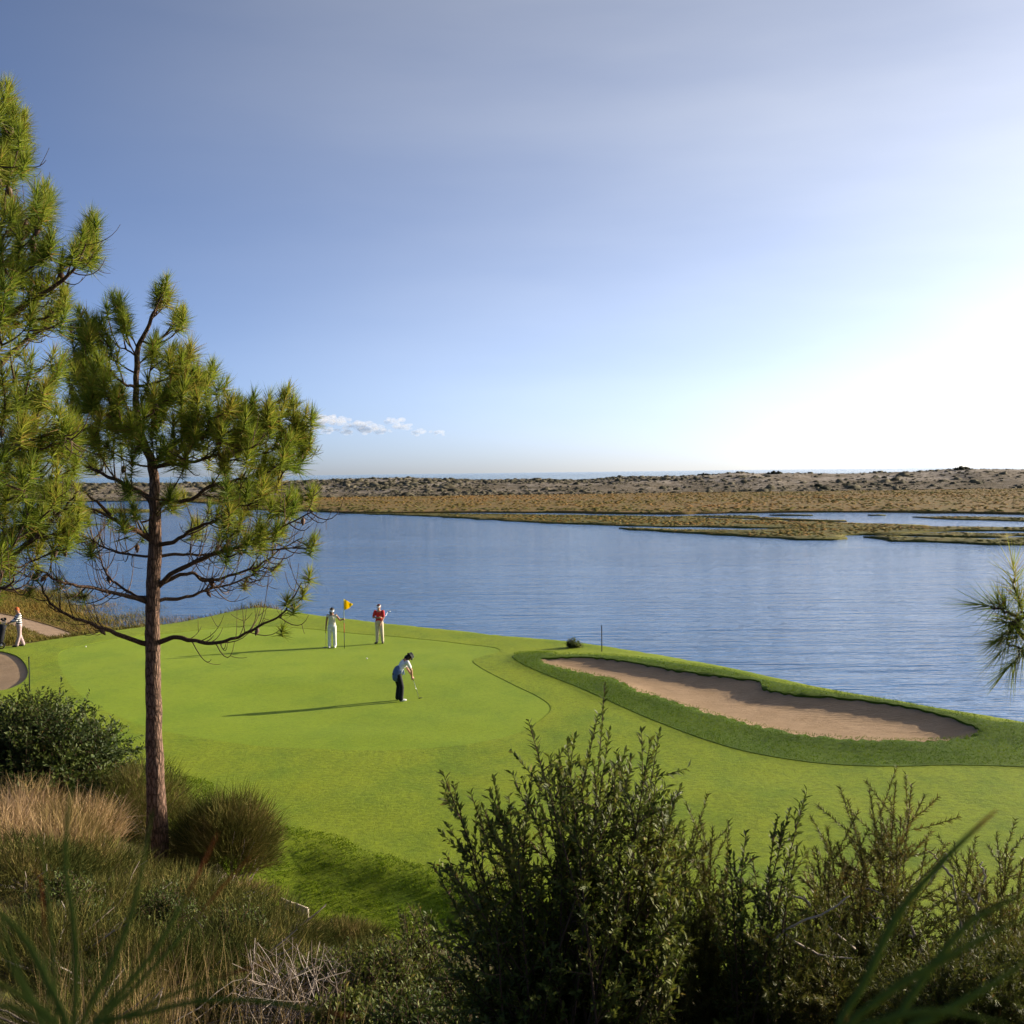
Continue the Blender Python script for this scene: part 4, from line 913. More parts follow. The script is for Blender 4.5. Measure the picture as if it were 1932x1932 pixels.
def dome_tips(c, rx, rz, n, seed, low=0.15, ry=None):
    rs = np.random.default_rng(seed); a_ = rs.uniform(0, 6.28, n); h = rs.uniform(low, 1, n); r_ = np.sqrt(np.clip(1-h**2, 0, 1))*np.sqrt(rs.uniform(0.3, 1, n))
    r_ = np.maximum(r_, 0.1); ry = rx if ry is None else ry
    return np.stack([c[0]+rx*r_*np.cos(a_), c[1]+ry*r_*np.sin(a_), c[2]+rz*h*rs.uniform(0.85, 1.1, n)], 1)
def broom(name, label, cat, base, rx, hz, n, seed, tone=0.45, mat_='broom', w=0.009, group=None, droop=0.0, woody=6, lift=0.0, up=0.75, ln=(0.14, 0.36)):
    """bush of countless thin stems fanning out from woody limbs"""
    rs = np.random.default_rng(seed); mb = MB(); base = np.asarray(base, float)
    n = int(n*2.6); a_ = rs.uniform(0, 6.28, n); h = rs.uniform(-0.35 if lift else 0.0, 1, n); q = rs.uniform(0.05, 1, n)**0.45
    lump = 1+0.22*vnoise(a_*1.3+seed, h*2.2, seed)
    d0 = np.stack([np.sqrt(1-h**2)*np.cos(a_), np.sqrt(1-h**2)*np.sin(a_), h], 1)
    c0 = base+np.array([0, 0, lift*hz]); rz_ = hz*(1-lift)*0.86
    S = c0+d0*(q*lump*0.86)[:, None]*np.array([rx, rx, rz_]); S[:, 2] = np.maximum(S[:, 2], base[2]-0.02)
    D = unit(d0*np.array([0.8, 0.8, 0.5])+np.array([0, 0, up])+rs.normal(0, 0.42, (n, 3))); L = rs.uniform(*ln, n)*(0.6+0.4*hz)
    bend = np.column_stack([rs.normal(0, 0.12, n)*L, rs.normal(0, 0.12, n)*L, (0.10-droop)*L])
    tn = np.clip(tone-0.05+rs.normal(0, 0.2, n)+0.48*vnoise(S[:, 0]*3, S[:, 2]*3+S[:, 1]*3, seed)+0.25*(0.7-q), 0, 1)
    ribbons(mb, S, D, L, w, bend=bend, segs=2, tone=tn, rs=rs)
    root = empty(name, tuple(base)); tag(root, label, cat, group)
    mb.build('stems', M[mat_], root, False, base)
    if woody:
        wd = MB()
        for _ in range(woody):
            a_ = rs.uniform(0, 6.28); e = base+np.array([rx*0.75*math.cos(a_), rx*0.75*math.sin(a_), hz*rs.uniform(0.3, 0.7)])
            c = arc(base+np.append(rs.normal(0, 0.06, 2), -0.03), e, np.append(rs.normal(0, 0.10, 2), -0.08), 8)+rs.normal(0, 0.012, (8, 3))
            tube(wd, c, np.linspace(0.02, 0.005, 8), 5, cap=False, tone=rs.uniform(0.2, 0.9))
        wd.build('woody_limbs', M['deadwood'], root, False, base)
    return root
gB = 'broom bushes on the hillside'
b0 = on_hill(425, 20.3)
broom('broom_bush', 'round olive broom bush on gnarled bare limbs right of the slender pine trunk', 'bush', b0+np.array([0, 0, 0.0]), 0.92, 2.05, 4200, 21, 0.46, w=0.0085, woody=22, group=gB, lift=0.42, up=0.55)
for x, D, rx, hz_, n, sd_, tn, lab in [
    (262, 24.0, 1.25, 2.5, 2600, 22, 0.42, 'bristly brown broom bush behind the trunk, on the right flank of the dark leafy shrub'),
    (330, 15.0, 1.1, 0.95, 1300, 23, 0.45, 'low broom bush at the foot of the slender pine'),
    (470, 13.4, 1.0, 0.85, 1500, 24, 0.36, 'dark broom bush on the slope beside the shady turf dip'),
    (180, 13.6, 1.0, 0.95, 1200, 25, 0.32, 'dark broom bush left of the pine foot, above the dry stalks'),
    (40, 14.6, 1.0, 1.0, 1200, 26, 0.36, 'dusky broom bush at the left edge below the tan grass tussocks'),
    (570, 11.2, 0.65, 0.45, 1000, 27, 0.38, 'small broom bush next to the pale kerb board'),
    (400, 11.4, 0.9, 0.8, 1300, 28, 0.34, 'brownish broom bush low on the slope above the bare pale twigs'),
    (260, 10.8, 0.9, 0.75, 1200, 29, 0.42, 'spiky broom bush among the dry stalks at lower left'),
    (70, 11.0, 0.9, 0.85, 1200, 30, 0.45, 'reddish brown broom bush in the lower left corner behind the tall blades'),
    (680, 12.4, 0.55, 0.7, 900, 31, 0.5, 'small grassy broom at the lower edge of the turf'),
    (640, 14.6, 0.6, 0.35, 900, 32, 0.42, 'low broom just right of the pale kerb board, by the shady turf dip'),
    (420, 16.4, 0.8, 0.55, 1000, 33, 0.5, 'tawny broom bush right of the pine foot, below the round one'),
    (480, 9.6, 0.7, 0.6, 1000, 34, 0.36, 'dark low broom directly behind the bare pale twigs'),
    (160, 15.8, 0.9, 0.9, 1200, 35, 0.5, 'tawny broom bush left of the pine foot below the dry tussocks'),
    (840, 11.0, 0.6, 0.75, 900, 36, 0.45, 'upright broom bush peeping out left of the tall olive shrub')]:
    broom('broom_bush', lab, 'bush', on_hill(x, D), rx*1.1, hz_*0.78, n*1.9, sd_, tn-0.08, w=0.006 if D < 14 else 0.0075, group=gB, up=0.5, ln=(0.09, 0.26), woody=10)
for x, D, rx, hz_, n, sd_, tn, lab in [
    (40, 6.6, 0.6, 0.5, 1300, 37, 0.4, 'dark scrubby broom in the bottom left corner under the near blades'),
    (230, 6.9, 0.6, 0.45, 1300, 38, 0.5, 'brownish low broom at the bottom edge right of the near left blades'),
    (400, 7.2, 0.55, 0.4, 1200, 39, 0.35, 'low broom at the bottom edge left of the bare pale twigs'),
    (130, 8.6, 0.8, 0.6, 1500, 40, 0.3, 'dark green broom behind the near left blades')]:
    broom('broom_bush', lab, 'bush', on_hill(x, D), rx, hz_, n, sd_, tn, w=0.005, group=gB, up=0.5, ln=(0.08, 0.24), woody=8)
gT = 'tan grass tussocks at left'
for x, D, rx, hz_, n, sd_, lab in [
    (30, 19.0, 0.9, 1.05, 900, 41, 'pale tan tussock of dry grass at the left edge below the dark shrub'),
    (130, 18.4, 0.9, 1.05, 900, 42, 'tan dry grass tussock left of the pine trunk'),
    (-20, 17.0, 0.9, 1.0, 800, 43, 'pinkish dry tussock cut by the left edge of the picture'),
    (100, 16.4, 0.9, 0.95, 900, 44, 'pinkish tan tussock below the other dry tussocks')]:
    broom('grass_tussock', lab, 'grass', on_hill(x, D), rx, hz_*0.85, n, sd_, 0.6, 'drygrass', 0.009, gT, droop=0.25, up=1.1, ln=(0.25, 0.6), woody=0)
# big dark shrub at left
b1 = on_hill(75, 25.0)
leafy_shrub('leafy_shrub', 'big dense dark green shrub at the left edge behind the dry grass', 'shrub', b1, dome_tips(b1, 2.3, 1.9, 460, 51, 0.1), (0.10, 0.05), 0.045, 5, (0.15, 0.5), 52, 0.6, tone=0.26, bare=0.3)
b1 = on_hill(-60, 27.0)
leafy_shrub('leafy_shrub', 'leafy green shrub cut by the left edge beside the small left bunker', 'shrub', b1, dome_tips(b1, 1.7, 1.9, 160, 53, 0.1), (0.10, 0.05), 0.055, 5, (0.15, 0.5), 54, 0.5, tone=0.6, bare=0.3)
# the big olive green shrub in the centre
D3 = 7.0
base = on_hill(1075, D3)
main_tips = [(1141, 1296), (1128, 1350), (1150, 1380), (998, 1362), (1084, 1392), (1070, 1400), (1013, 1408), (1244, 1384), (1228, 1395), (1179, 1420), (1190, 1428), (1283, 1486), (1270, 1500), (1240, 1452), (837, 1462), (855, 1480), (931, 1468), (889, 1498), (922, 1490), (915, 1530), (1035, 1426), (1050, 1450), (816, 1630), (838, 1640), (951, 1562), (985, 1470), (1005, 1450), (1110, 1440), (1160, 1440), (1215, 1470), (960, 1500), (1255, 1530), (1290, 1560)]
tips3 = [AT(x, y, D3+rng.normal(0, 0.12)) for x, y in main_tips]
for _ in range(120):
    x = rng.uniform(835, 1300); top = np.interp(x, [830, 900, 950, 1000, 1140, 1240, 1290, 1310], [1620, 1560, 1500, 1440, 1400, 1470, 1540, 1620])
    y = rng.uniform(top, 1900); tips3.append(AT(x, y, D3+rng.uniform(-0.45, 0.5)))
leafy_shrub('leafy_shrub', 'tall dark olive leaved shrub in the centre foreground with upright shoots', 'shrub', base, tips3, (0.054, 0.0195), 0.0125, 9, (0.12, 0.32), 61, 0.22, tone=0.66, bare=0.2)
# leafy shoots right of it
base = on_hill(1395, 7.2)
tips3 = [AT(x, y, 7.2+rng.normal(0, 0.08)) for x, y in [(1522, 1494), (1490, 1530), (1467, 1540), (1505, 1595), (1490, 1610), (1375, 1600), (1385, 1620), (1408, 1570), (1420, 1620), (1450, 1650), (1360, 1640), (1465, 1690), (1400, 1680)]]
leafy_shrub('leafy_shrub', 'thin shrub with slanting leafy shoots right of the tall olive shrub', 'shrub', base, tips3, (0.052, 0.019), 0.0125, 9, (0.08, 0.24), 62, 0.1, tone=0.5, bare=0.35)
# low green shrubs below the turf
for x, D, rx, hz_, n, sd_, tn, lab in [
    (780, 9.6, 0.6, 1.0, 170, 71, 0.42, 'small leafy shrub against the turf left of the tall olive shrub'),
    (700, 9.0, 0.55, 0.85, 170, 72, 0.45, 'low leafy shrub behind the bare pale twigs'),
    (640, 8.2, 0.42, 0.6, 120, 73, 0.72, 'low bright green shrub among the bare pale twigs'),
    (760, 7.6, 0.5, 0.7, 150, 74, 0.3, 'dark low shrub at the bottom left of the tall olive shrub'),
    (900, 7.4, 0.5, 0.7, 140, 75, 0.25, 'very dark low shrub at the foot of the tall olive shrub'),
    (1230, 7.2, 0.5, 0.6, 110, 76, 0.35, 'dark low shrub at the right foot of the tall olive shrub'),
    (300, 12.6, 0.6, 0.75, 150, 86, 0.38, 'dark leafy shrub among the broom below the slender pine'),
    (105, 12.2, 0.6, 0.75, 150, 87, 0.34, 'dark leafy shrub among the broom at left behind the near blades'),
    (430, 12.0, 0.55, 0.65, 140, 88, 0.45, 'green leafy shrub in the broom left of the pale kerb board'),
    (600, 9.8, 0.55, 0.6, 120, 78, 0.5, 'leafy shrub above the bare pale twigs, below the small broom'),
    (850, 8.6, 0.5, 0.75, 120, 79, 0.4, 'leafy shrub tucked against the left side of the tall olive shrub'),
    (680, 7.4, 0.4, 0.4, 90, 80, 0.5, 'low green shrub at the bottom edge right of the bare pale twigs'),
    (1860, 9.4, 0.35, 1.0, 14, 77, 0.5, 'spindly shrub with a few broad leaves among the pale dead branches')]:
    b = on_hill(x, D)
    leafy_shrub('leafy_shrub', lab, 'shrub', b, dome_tips(b, rx, hz_, n, sd_, 0.15), (0.045, 0.018) if tn < 0.7 else (0.05, 0.025), 0.02, 5, (0.06, 0.2), sd_+100, rx*0.4, tone=tn, bare=0.25)
# fine leaved heath at right
gH = 'fine leaved heath bushes at right'
def heath(x, D, tips_px, fill, lab, seed, tone=0.5, dd=0.25):
    b = on_hill(x, D); tips_ = [AT(px, py, D+rng.normal(0, dd*0.5)) for px, py in tips_px]
    x0, x1, tops, n = fill
    for _ in range(n):
        px = rng.uniform(x0, x1); tp_ = np.interp(px, [t[0] for t in tops], [t[1] for t in tops])
        tips_.append(AT(px, rng.uniform(tp_, 1930), D+rng.uniform(-dd*2, dd*2)))
    return leafy_shrub('heath_bush', lab, 'bush', b, tips_, (0.036, 0.0075), 0.0032, 17, (0.14, 0.46), seed, 0.15, 'heath', gH, tone, 0.4, 0.0055, needle=True)
heath(1660, 8.2, [(1690, 1475), (1720, 1480), (1640, 1490), (1600, 1510), (1745, 1500), (1660, 1530), (1700, 1540), (1560, 1560), (1540, 1600), (1580, 1590), (1620, 1570), (1750, 1580)],
      (1500, 1760, [(1500, 1680), (1560, 1620), (1650, 1560), (1720, 1560), (1760, 1620)], 44), 'wispy brown green heath bush standing tallest below the big bunker', 81, 0.55)
heath(1830, 8.6, [(1880, 1570), (1900, 1600), (1830, 1600), (1800, 1590), (1930, 1620), (1860, 1640), (1950, 1610)],
      (1750, 2000, [(1750, 1720), (1850, 1660), (2000, 1650)], 34), 'thin heath bush threaded with pale dead branches at the right edge', 82, 0.5)
heath(1500, 7.4, [(1570, 1700), (1530, 1690), (1600, 1680), (1450, 1720)],
      (1380, 1700, [(1380, 1790), (1500, 1720), (1700, 1760)], 60), 'low olive heath bush between the leafy shoots and the tallest heath', 83, 0.42)
heath(1330, 7.6, [(1310, 1560), (1325, 1600), (1290, 1580), (1300, 1640), (1350, 1640), (1375, 1620), (1345, 1560)],
      (1260, 1400, [(1260, 1720), (1330, 1650), (1400, 1740)], 22), 'slender upright heath sapling just right of the tall olive shrub', 84, 0.5, 0.12)
heath(1850, 7.0, [(1900, 1780), (1800, 1800)], (1700, 2000, [(1700, 1850), (1850, 1790), (2000, 1780)], 70), 'dark low heath bush in the lower right corner', 85, 0.4)
# dead branches
def dead_branch(label, polys, D, r0=0.008, seed=0, group='bleached dead branches'):
    mb = MB(); rs = np.random.default_rng(seed); P0 = None
    for pl in polys:
        c = spline(np.array([AT(x, y, D) for x, y in pl]), 5); c = c+rs.normal(0, 0.004, c.shape)
        if P0 is None: P0 = c[0].copy()
        tube(mb, c, np.linspace(r0*1.2, 0.004, len(c)), 5, tone=rs.uniform(0.85, 1.0))
    o = mb.build('dead_branch', M['deadwood'], None, False, P0); o.location = tuple(P0); tag(o, label, 'branch', group); return o
def Z3(x, y): return 1466.2+x*0.20334, 1466.2+(0 if False else (1959*0.7857+y*0.20334-1466.2))
def ZB(x, y): return (1959+x*0.2588)*0.7857, (1959+y*0.2588)*0.7857
dead_branch('pale forked dead branch rising through the heath at right', [[ZB(*p) for p in [(1080, 1390), (950, 1180), (820, 900), (740, 800), (640, 740), (460, 670)]], [ZB(*p) for p in [(1000, 1330), (880, 1130), (720, 1040), (620, 980), (480, 900)]], [ZB(*p) for p in [(940, 1170), (860, 980), (760, 700), (700, 520)]]], 8.1, 0.011, 91)
dead_branch('whitest dead branch, S-shaped, at the far right', [[ZB(*p) for p in [(1430, 1300), (1450, 1150), (1490, 1000), (1500, 850), (1530, 680), (1575, 560), (1530, 470), (1545, 430)]], [ZB(*p) for p in [(1500, 850), (1410, 740), (1370, 700)]]], 8.4, 0.012, 92)
dead_branch('crooked dead branch with a hooked tip left of the whitest one', [[ZB(*p) for p in [(1270, 570), (1170, 460), (1100, 370), (1000, 300)]], [ZB(*p) for p in [(1050, 640), (1090, 560), (1170, 460), (1225, 390), (1200, 350), (1185, 390)]], [ZB(*p) for p in [(1380, 1390), (1340, 1000), (1290, 700), (1270, 570)]]], 8.5, 0.009, 93)
dead_branch('white dead twig leaning left in front of the slanting leafy shoots', [[(1612, 1790), (1560, 1745), (1520, 1700), (1497, 1690), (1470, 1659)], [(1530, 1715), (1516, 1690)]], 7.6, 0.008, 94)
dead_branch('long dark dead branch slanting along the bottom right', [[(1440, 1790), (1500, 1745), (1560, 1720), (1605, 1690)], [(1480, 1765), (1545, 1800), (1610, 1810)]], 7.2, 0.007, 95)
# bare pale twigs, lower middle left
rs = np.random.default_rng(97); b = on_hill(545, 8.6); root = empty('bare_bush', tuple(b)); tag(root, 'tangle of bare bleached twigs at the lower left of centre', 'bush'); mb = MB()
for _ in range(120):
    e = AT(rs.uniform(430, 680), rs.uniform(1765, 1960), 8.6+rs.uniform(-0.6, 0.6)); s_ = b+np.append(rs.normal(0, 0.38, 2), 0.0); s_[2] = Hz(s_[0], s_[1])
    c = arc(s_, e, np.append(rs.normal(0, 0.22, 2), rs.uniform(-0.10, 0.22)), 7)+rs.normal(0, 0.012, (7, 3))
    tube(mb, c, np.linspace(0.005, 0.002, 7), 4, cap=False, tone=rs.uniform(0.05, 0.9))
    if rs.uniform() < 0.7:
        q = c[4]+rs.normal(0, 0.12, 3)+np.array([0, 0, 0.06]); tube(mb, arc(c[4], q, rs.normal(0, 0.02, 3), 4), np.linspace(0.0035, 0.002, 4), 4, cap=False, tone=rs.uniform(0.3, 1.0))
tag(mb.build('twigs', M['deadwood'], root, False, b), kind='stuff')
# dry stalks, lower left
mb = MB(); rs = np.random.default_rng(98); n = 700
px, D = rs.uniform(60, 640, n), rs.uniform(7.2, 9.8, n)
S = np.array([on_hill(a_, d_) for a_, d_ in zip(px, D)]); Dd = np.column_stack([rs.normal(0.05, 0.13, n), rs.normal(0, 0.1, n), np.ones(n)]); L = rs.uniform(0.35, 0.95, n)
ribbons(mb, S, Dd, L, 0.0055, bend=np.column_stack([rs.normal(0, 0.08, n), rs.normal(0, 0.05, n), -0.03+0*L]), segs=3, tone=np.clip(rs.normal(0.55, 0.2, n), 0, 1), rs=rs)
tag(mb.build('dry_stalks', M['drygrass']), 'thin dry yellow stalks standing at the lower left', 'dry stalks', kind='stuff')
# undergrowth that covers the slope
mb = MB(); rs = np.random.default_rng(99); n = 200000
D = 27.0*np.sqrt(rs.uniform(0.006, 1.0, n)); D[:35000] = rs.uniform(2.0, 8.0, 35000); X = rs.uniform(-0.47, 0.47, n)*D
p = np.column_stack([X, D]); yb = np.interp(X, _hx, _hy)
p = p[~inside(p, TURF) & (D < yb+1.5)]; n = len(p); z_ = H(p)
L = rs.uniform(0.06, 0.24, n)*np.clip(0.8+0.8*vnoise(p[:, 0]*1.1, p[:, 1]*1.1, 71), 0.3, 1.6)
d = np.column_stack([rs.normal(0, 0.45, n), rs.normal(0, 0.45, n), np.ones(n)])
ton = np.clip(0.35+0.35*fbm(p[:, 0]*0.4, p[:, 1]*0.4, 3, 73)+0.08*(p[:, 0] < -1)+rs.normal(0, 0.18, n), 0, 1)
L = L*np.where(p[:, 1] < 7, 1.5, 1)
ribbons(mb, np.column_stack([p, z_-0.01]), d, L, np.where(p[:, 1] < 7, 0.005, 0.008), bend=np.column_stack([rs.normal(0, 0.06, n), rs.normal(0, 0.06, n), -0.05+0*L]), segs=2, tone=ton, rs=rs)
tag(mb.build('undergrowth', M['broom']), 'mixed grass and low scrub covering the foreground slope', 'undergrowth', kind='stuff')
mb = MB(); n = 42000; D = rs.uniform(5.5, 12.5, n); X = rs.uniform(-0.12, 0.47, n)*D; p = np.column_stack([X, D]); p = p[~inside(p, TURF)]
p = p[vnoise(p[:, 0]*1.7, p[:, 1]*1.7, 77) > -0.25]; n = len(p); z_ = H(p)+rs.uniform(0, 0.32, n)*np.clip(0.6+vnoise(p[:, 0]*1.3, p[:, 1]*1.3, 78), 0.15, 1.4)
leaves(mb, np.column_stack([p, z_]), np.column_stack([rs.normal(0, 1, n), rs.normal(0, 1, n), rs.uniform(0, 1.2, n)]), np.tile([0, 0, 1.0], (n, 1))+rs.normal(0, 0.3, (n, 3)), rs.uniform(0.025, 0.05, n), 0.018, np.clip(rs.normal(0.4, 0.2, n), 0, 1))
tag(mb.build('ground_leaves', M['leaf']), 'low leafy ground cover under the foreground shrubs', 'ground cover', kind='stuff')

# ------------------------------------------------------------------ tall near blades, out of focus
def ZL(x, y): return x*0.3253, 1304+y*0.3253
def ZR(x, y): return 1303.5+x*0.3253, 1304+y*0.3253
def blade_clump(label, zf, D, blades, gx):
    base = np.array([AT(gx, 1900, D)[0], D, 0]); base[2] = Hz(base[0], base[1])
    root = empty('tall_grass_clump', tuple(base)); tag(root, label, 'grass', 'near clumps of tall grass')
    for pts, w, tip, dd in blades:
        Q = [AT(*zf(*p), D+dd) for p in pts]
        md = Q[0]-(Q[1]-Q[0])*0.5-np.array([0, 0, 0.06]); st = md-np.array([0, 0, 0.25])+(base-md)*np.array([0.2, 0.2, 0])
        c = spline(np.array([st, md]+Q), 7); n = len(c)
        T = unit(np.gradient(c, axis=0)); sdv = unit(np.cross(T, np.array([0.25, 1.0, 0.1]))); up = np.cross(sdv, T)
        t = np.linspace(0, 1, n); ww = (w*0.54*np.clip(1.0-np.clip((t-0.55)/0.45, 0, 1)**1.6*0.82, 0.1, 1))[:, None]
        V = np.stack([c-sdv*ww, c+up*ww*0.5, c+sdv*ww, c-up*ww*0.1], 1).reshape(-1, 3)
        i = np.arange(n-1)[:, None, None]*4; j = np.array([[0, 1, 5, 4], [1, 2, 6, 5], [2, 3, 7, 6], [3, 0, 4, 7]])
        ton = np.repeat(np.where(t > tip, 0.6+0.4*np.clip((t-tip)/(1-tip+1e-6)*2.2, 0, 1), 0.1+0.5*t), 4)
        mb = MB(); mb.add(V, (i+j[None]).reshape(-1, 4), None, ton); mb.build('blade', M['blade'], root, True, base)
blade_clump('tall blurred green blades rising close to the camera at lower left', ZL, 1.25, [
    ([(430, 1950), (440, 1600), (420, 1300), (380, 1000), (395, 700), (422, 515)], 0.0066, 2, 0.0), ([(330, 1950), (312, 1600), (285, 1250), (255, 1000), (236, 860)], 0.0045, 2, 0.1),
    ([(470, 1950), (640, 1600), (760, 1300), (830, 1000), (882, 690)], 0.0058, 2, 0.05), ([(540, 1950), (700, 1750), (900, 1500), (1100, 1150), (1262, 825)], 0.0058, 0.78, 0.1),
    ([(560, 1960), (800, 1700), (1000, 1480), (1250, 1180), (1455, 955)], 0.0046, 0.72, 0.3), ([(390, 1960), (280, 1700), (150, 1450), (0, 1290), (-120, 1200)], 0.0085, 2, -0.1),
    ([(340, 1960), (150, 1750), (0, 1480), (-60, 1380)], 0.006, 2, 0.0), ([(300, 1960), (150, 1790), (0, 1700), (-120, 1640)], 0.006, 2, -0.05), ([(250, 1960), (120, 1860), (0, 1820), (-100, 1800)], 0.006, 2, -0.1),
    ([(520, 1960), (800, 1880), (1150, 1800), (1500, 1800), (1932, 1868), (2100, 1900)], 0.0058, 0.8, 0.0), ([(560, 1990), (800, 1850), (1100, 1720), (1400, 1620), (1600, 1560)], 0.004, 0.7, 0.2),
    ([(260, 1960), (100, 1600), (20, 1370), (-20, 1200)], 0.005, 2, 0.1), ([(290, 1960), (268, 1600), (250, 1300), (232, 1080), (190, 1040)], 0.0035, 0.5, 0.15)], 130)
blade_clump('tall blurred blades arching in close to the camera at lower right', ZR, 1.2, [
    ([(850, 1960), (1000, 1700), (1200, 1300), (1450, 1000), (1650, 800), (1772, 690)], 0.0078, 0.82, 0.1), ([(900, 1980), (1050, 1820), (1250, 1680), (1500, 1540), (1750, 1400), (1960, 1310)], 0.0075, 2, -0.05),
    ([(950, 2000), (1100, 1920), (1250, 1875), (1400, 1862), (1600, 1880), (1850, 1940)], 0.007, 2, -0.25), ([(1250, 2000), (1400, 1900), (1700, 1730), (1960, 1560)], 0.009, 2, -0.15), ([(1150, 2000), (1400, 1600), (1600, 1360), (1800, 1240), (1960, 1160)], 0.007, 2, 0.0),
    ([(880, 1980), (895, 1900), (900, 1860)], 0.005, 0.6, 0.1)], 1600)
# ------------------------------------------------------------------ people and golf things
def plain(name, c, rough=0.8, spec=0.2, var=0.15, sc=18.0, metal=0.0):
    m_, n, l, bs = mat(name); t = noise(n, l, sc, 4, 0.6)
    r_ = ramp(n, l, t.outputs[0], [(0.3, tuple(v*(1-var) for v in c)), (0.7, tuple(min(1, v*(1+var)) for v in c))])
    l.new(r_.outputs[0], bs.inputs['Base Color']); bs.inputs['Roughness'].default_value = rough; bs.inputs['Specular IOR Level'].default_value = spec; bs.inputs['Metallic'].default_value = metal
    l.new(bump(n, l, t.outputs[0], 0.25, 0.01), bs.inputs['Normal']); return m_
K = {'skin': plain('skin', (0.42, 0.22, 0.14), 0.6, 0.3, 0.06), 'skin_dark': plain('tanned_skin', (0.30, 0.15, 0.09), 0.6, 0.3, 0.06), 'cream': plain('cream_cotton', (0.66, 0.62, 0.50)), 'white': plain('white_cotton', (0.72, 0.72, 0.72)), 'red': plain('red_cotton', (0.52, 0.035, 0.03)),
     'beige': plain('beige_cotton', (0.56, 0.48, 0.36)), 'black': plain('black_cotton', (0.012, 0.013, 0.018)), 'blue': plain('blue_knit', (0.10, 0.15, 0.28)), 'darkhair': plain('dark_hair', (0.018, 0.011, 0.008), 0.5), 'redhair': plain('auburn_hair', (0.16, 0.035, 0.015), 0.5), 'ginger': plain('ginger_hair', (0.42, 0.10, 0.025), 0.5),
     'shoe_dark': plain('dark_leather', (0.02, 0.014, 0.012), 0.5, 0.4), 'hat': plain('dark_hat', (0.025, 0.03, 0.028)), 'steel': plain('club_steel', (0.35, 0.35, 0.36), 0.35, 0.5, 0.05, 30, 0.8), 'rubber': plain('black_rubber', (0.012, 0.012, 0.012), 0.7), 'yellow': plain('yellow_flag', (0.75, 0.55, 0.01), 0.7), 'pink': plain('pale_pink_cotton', (0.40, 0.30, 0.30)), 'post': plain('dark_post', (0.012, 0.015, 0.02)),
     'ball': plain('white_plastic', (0.8, 0.8, 0.8), 0.4), 'pole_red': plain('pole_red', (0.55, 0.09, 0.05), 0.5), 'pole_grey': plain('pole_grey', (0.30, 0.36, 0.22), 0.5), 'pole_black': plain('pole_black', (0.015, 0.015, 0.02), 0.5), 'eye': plain('dark_eye', (0.01, 0.008, 0.006), 0.3), 'lip': plain('lips', (0.35, 0.08, 0.06)), 'timber': plain('pale_timber', (0.52, 0.44, 0.36), 0.9, 0.1, 0.3, 9)}
def stripes():
    m_, n, l, bs = mat('striped_knit'); tc = n.new('ShaderNodeTexCoord'); sp = n.new('ShaderNodeSeparateXYZ'); l.new(tc.outputs['Object'], sp.inputs[0])
    mu = n.new('ShaderNodeMath'); mu.operation = 'MULTIPLY'; mu.inputs[1].default_value = 11.0; l.new(sp.outputs[2], mu.inputs[0])
    fr = n.new('ShaderNodeMath'); fr.operation = 'FRACT'; l.new(mu.outputs[0], fr.inputs[0])
    r_ = ramp(n, l, fr.outputs[0], [(0.0, (0.72, 0.72, 0.72)), (0.5, (0.02, 0.02, 0.03))]); r_.color_ramp.interpolation = 'CONSTANT'
    l.new(r_.outputs[0], bs.inputs['Base Color']); bs.inputs['Roughness'].default_value = 0.9; return m_
K['stripe'] = stripes()
def flag_cloth():
    m_ = plain('yellow_flag_cloth', (0.80, 0.60, 0.01), 0.8, 0.05); n, l = m_.node_tree.nodes, m_.node_tree.links
    tr = n.new('ShaderNodeBsdfTranslucent'); tr.inputs[0].default_value = (0.85, 0.66, 0.01, 1); mx = n.new('ShaderNodeMixShader'); mx.inputs[0].default_value = 0.5
    l.new(n['Principled BSDF'].outputs[0], mx.inputs[1]); l.new(tr.outputs[0], mx.inputs[2]); l.new(mx.outputs[0], n['Material Output'].inputs[0]); return m_
K['yellow'] = flag_cloth()
def ellipsoid(mb, c, r_, rot=None, k=14, h=9):
    th = np.linspace(0, 2*np.pi, k, endpoint=False); ph = np.linspace(0, np.pi, h+1)[1:-1]
    V = np.array([[math.sin(p)*math.cos(t), math.sin(p)*math.sin(t), math.cos(p)] for p in ph for t in th]+[[0, 0, 1], [0, 0, -1]])*np.asarray(r_)
    if rot is not None: V = V@np.array(rot).T
    n = h-1; Q = [(i*k+j, (i+1)*k+j, (i+1)*k+(j+1) % k, i*k+(j+1) % k) for i in range(n-1) for j in range(k)]
    T = [(n*k, j, (j+1) % k) for j in range(k)]+[(n*k+1, (n-1)*k+(j+1) % k, (n-1)*k+j) for j in range(k)]
    mb.add(V+np.asarray(c), Q, T)
def limb(mb, pts, rad, k=12, ell=None):
    pts = [np.asarray(p, float) for p in pts]
    for i in range(len(pts)-1):
        tube(mb, np.linspace(pts[i], pts[i+1], 5), np.linspace(rad[i], rad[i+1], 5), k, ell=ell)
    for p, r_ in zip(pts, rad): ellipsoid(mb, p, (r_*0.99,)*3, k=10, h=7)
def flesh(mb, name, material, parent, vox=0.011, smooth=4):
    o = mb.build(name, material, parent, True)
    r_ = o.modifiers.new('skin', 'REMESH'); r_.mode = 'VOXEL'; r_.voxel_size = vox; r_.use_smooth_shade = True
    sm = o.modifiers.new('soft', 'SMOOTH'); sm.iterations = smooth; sm.factor = 0.5
    return o
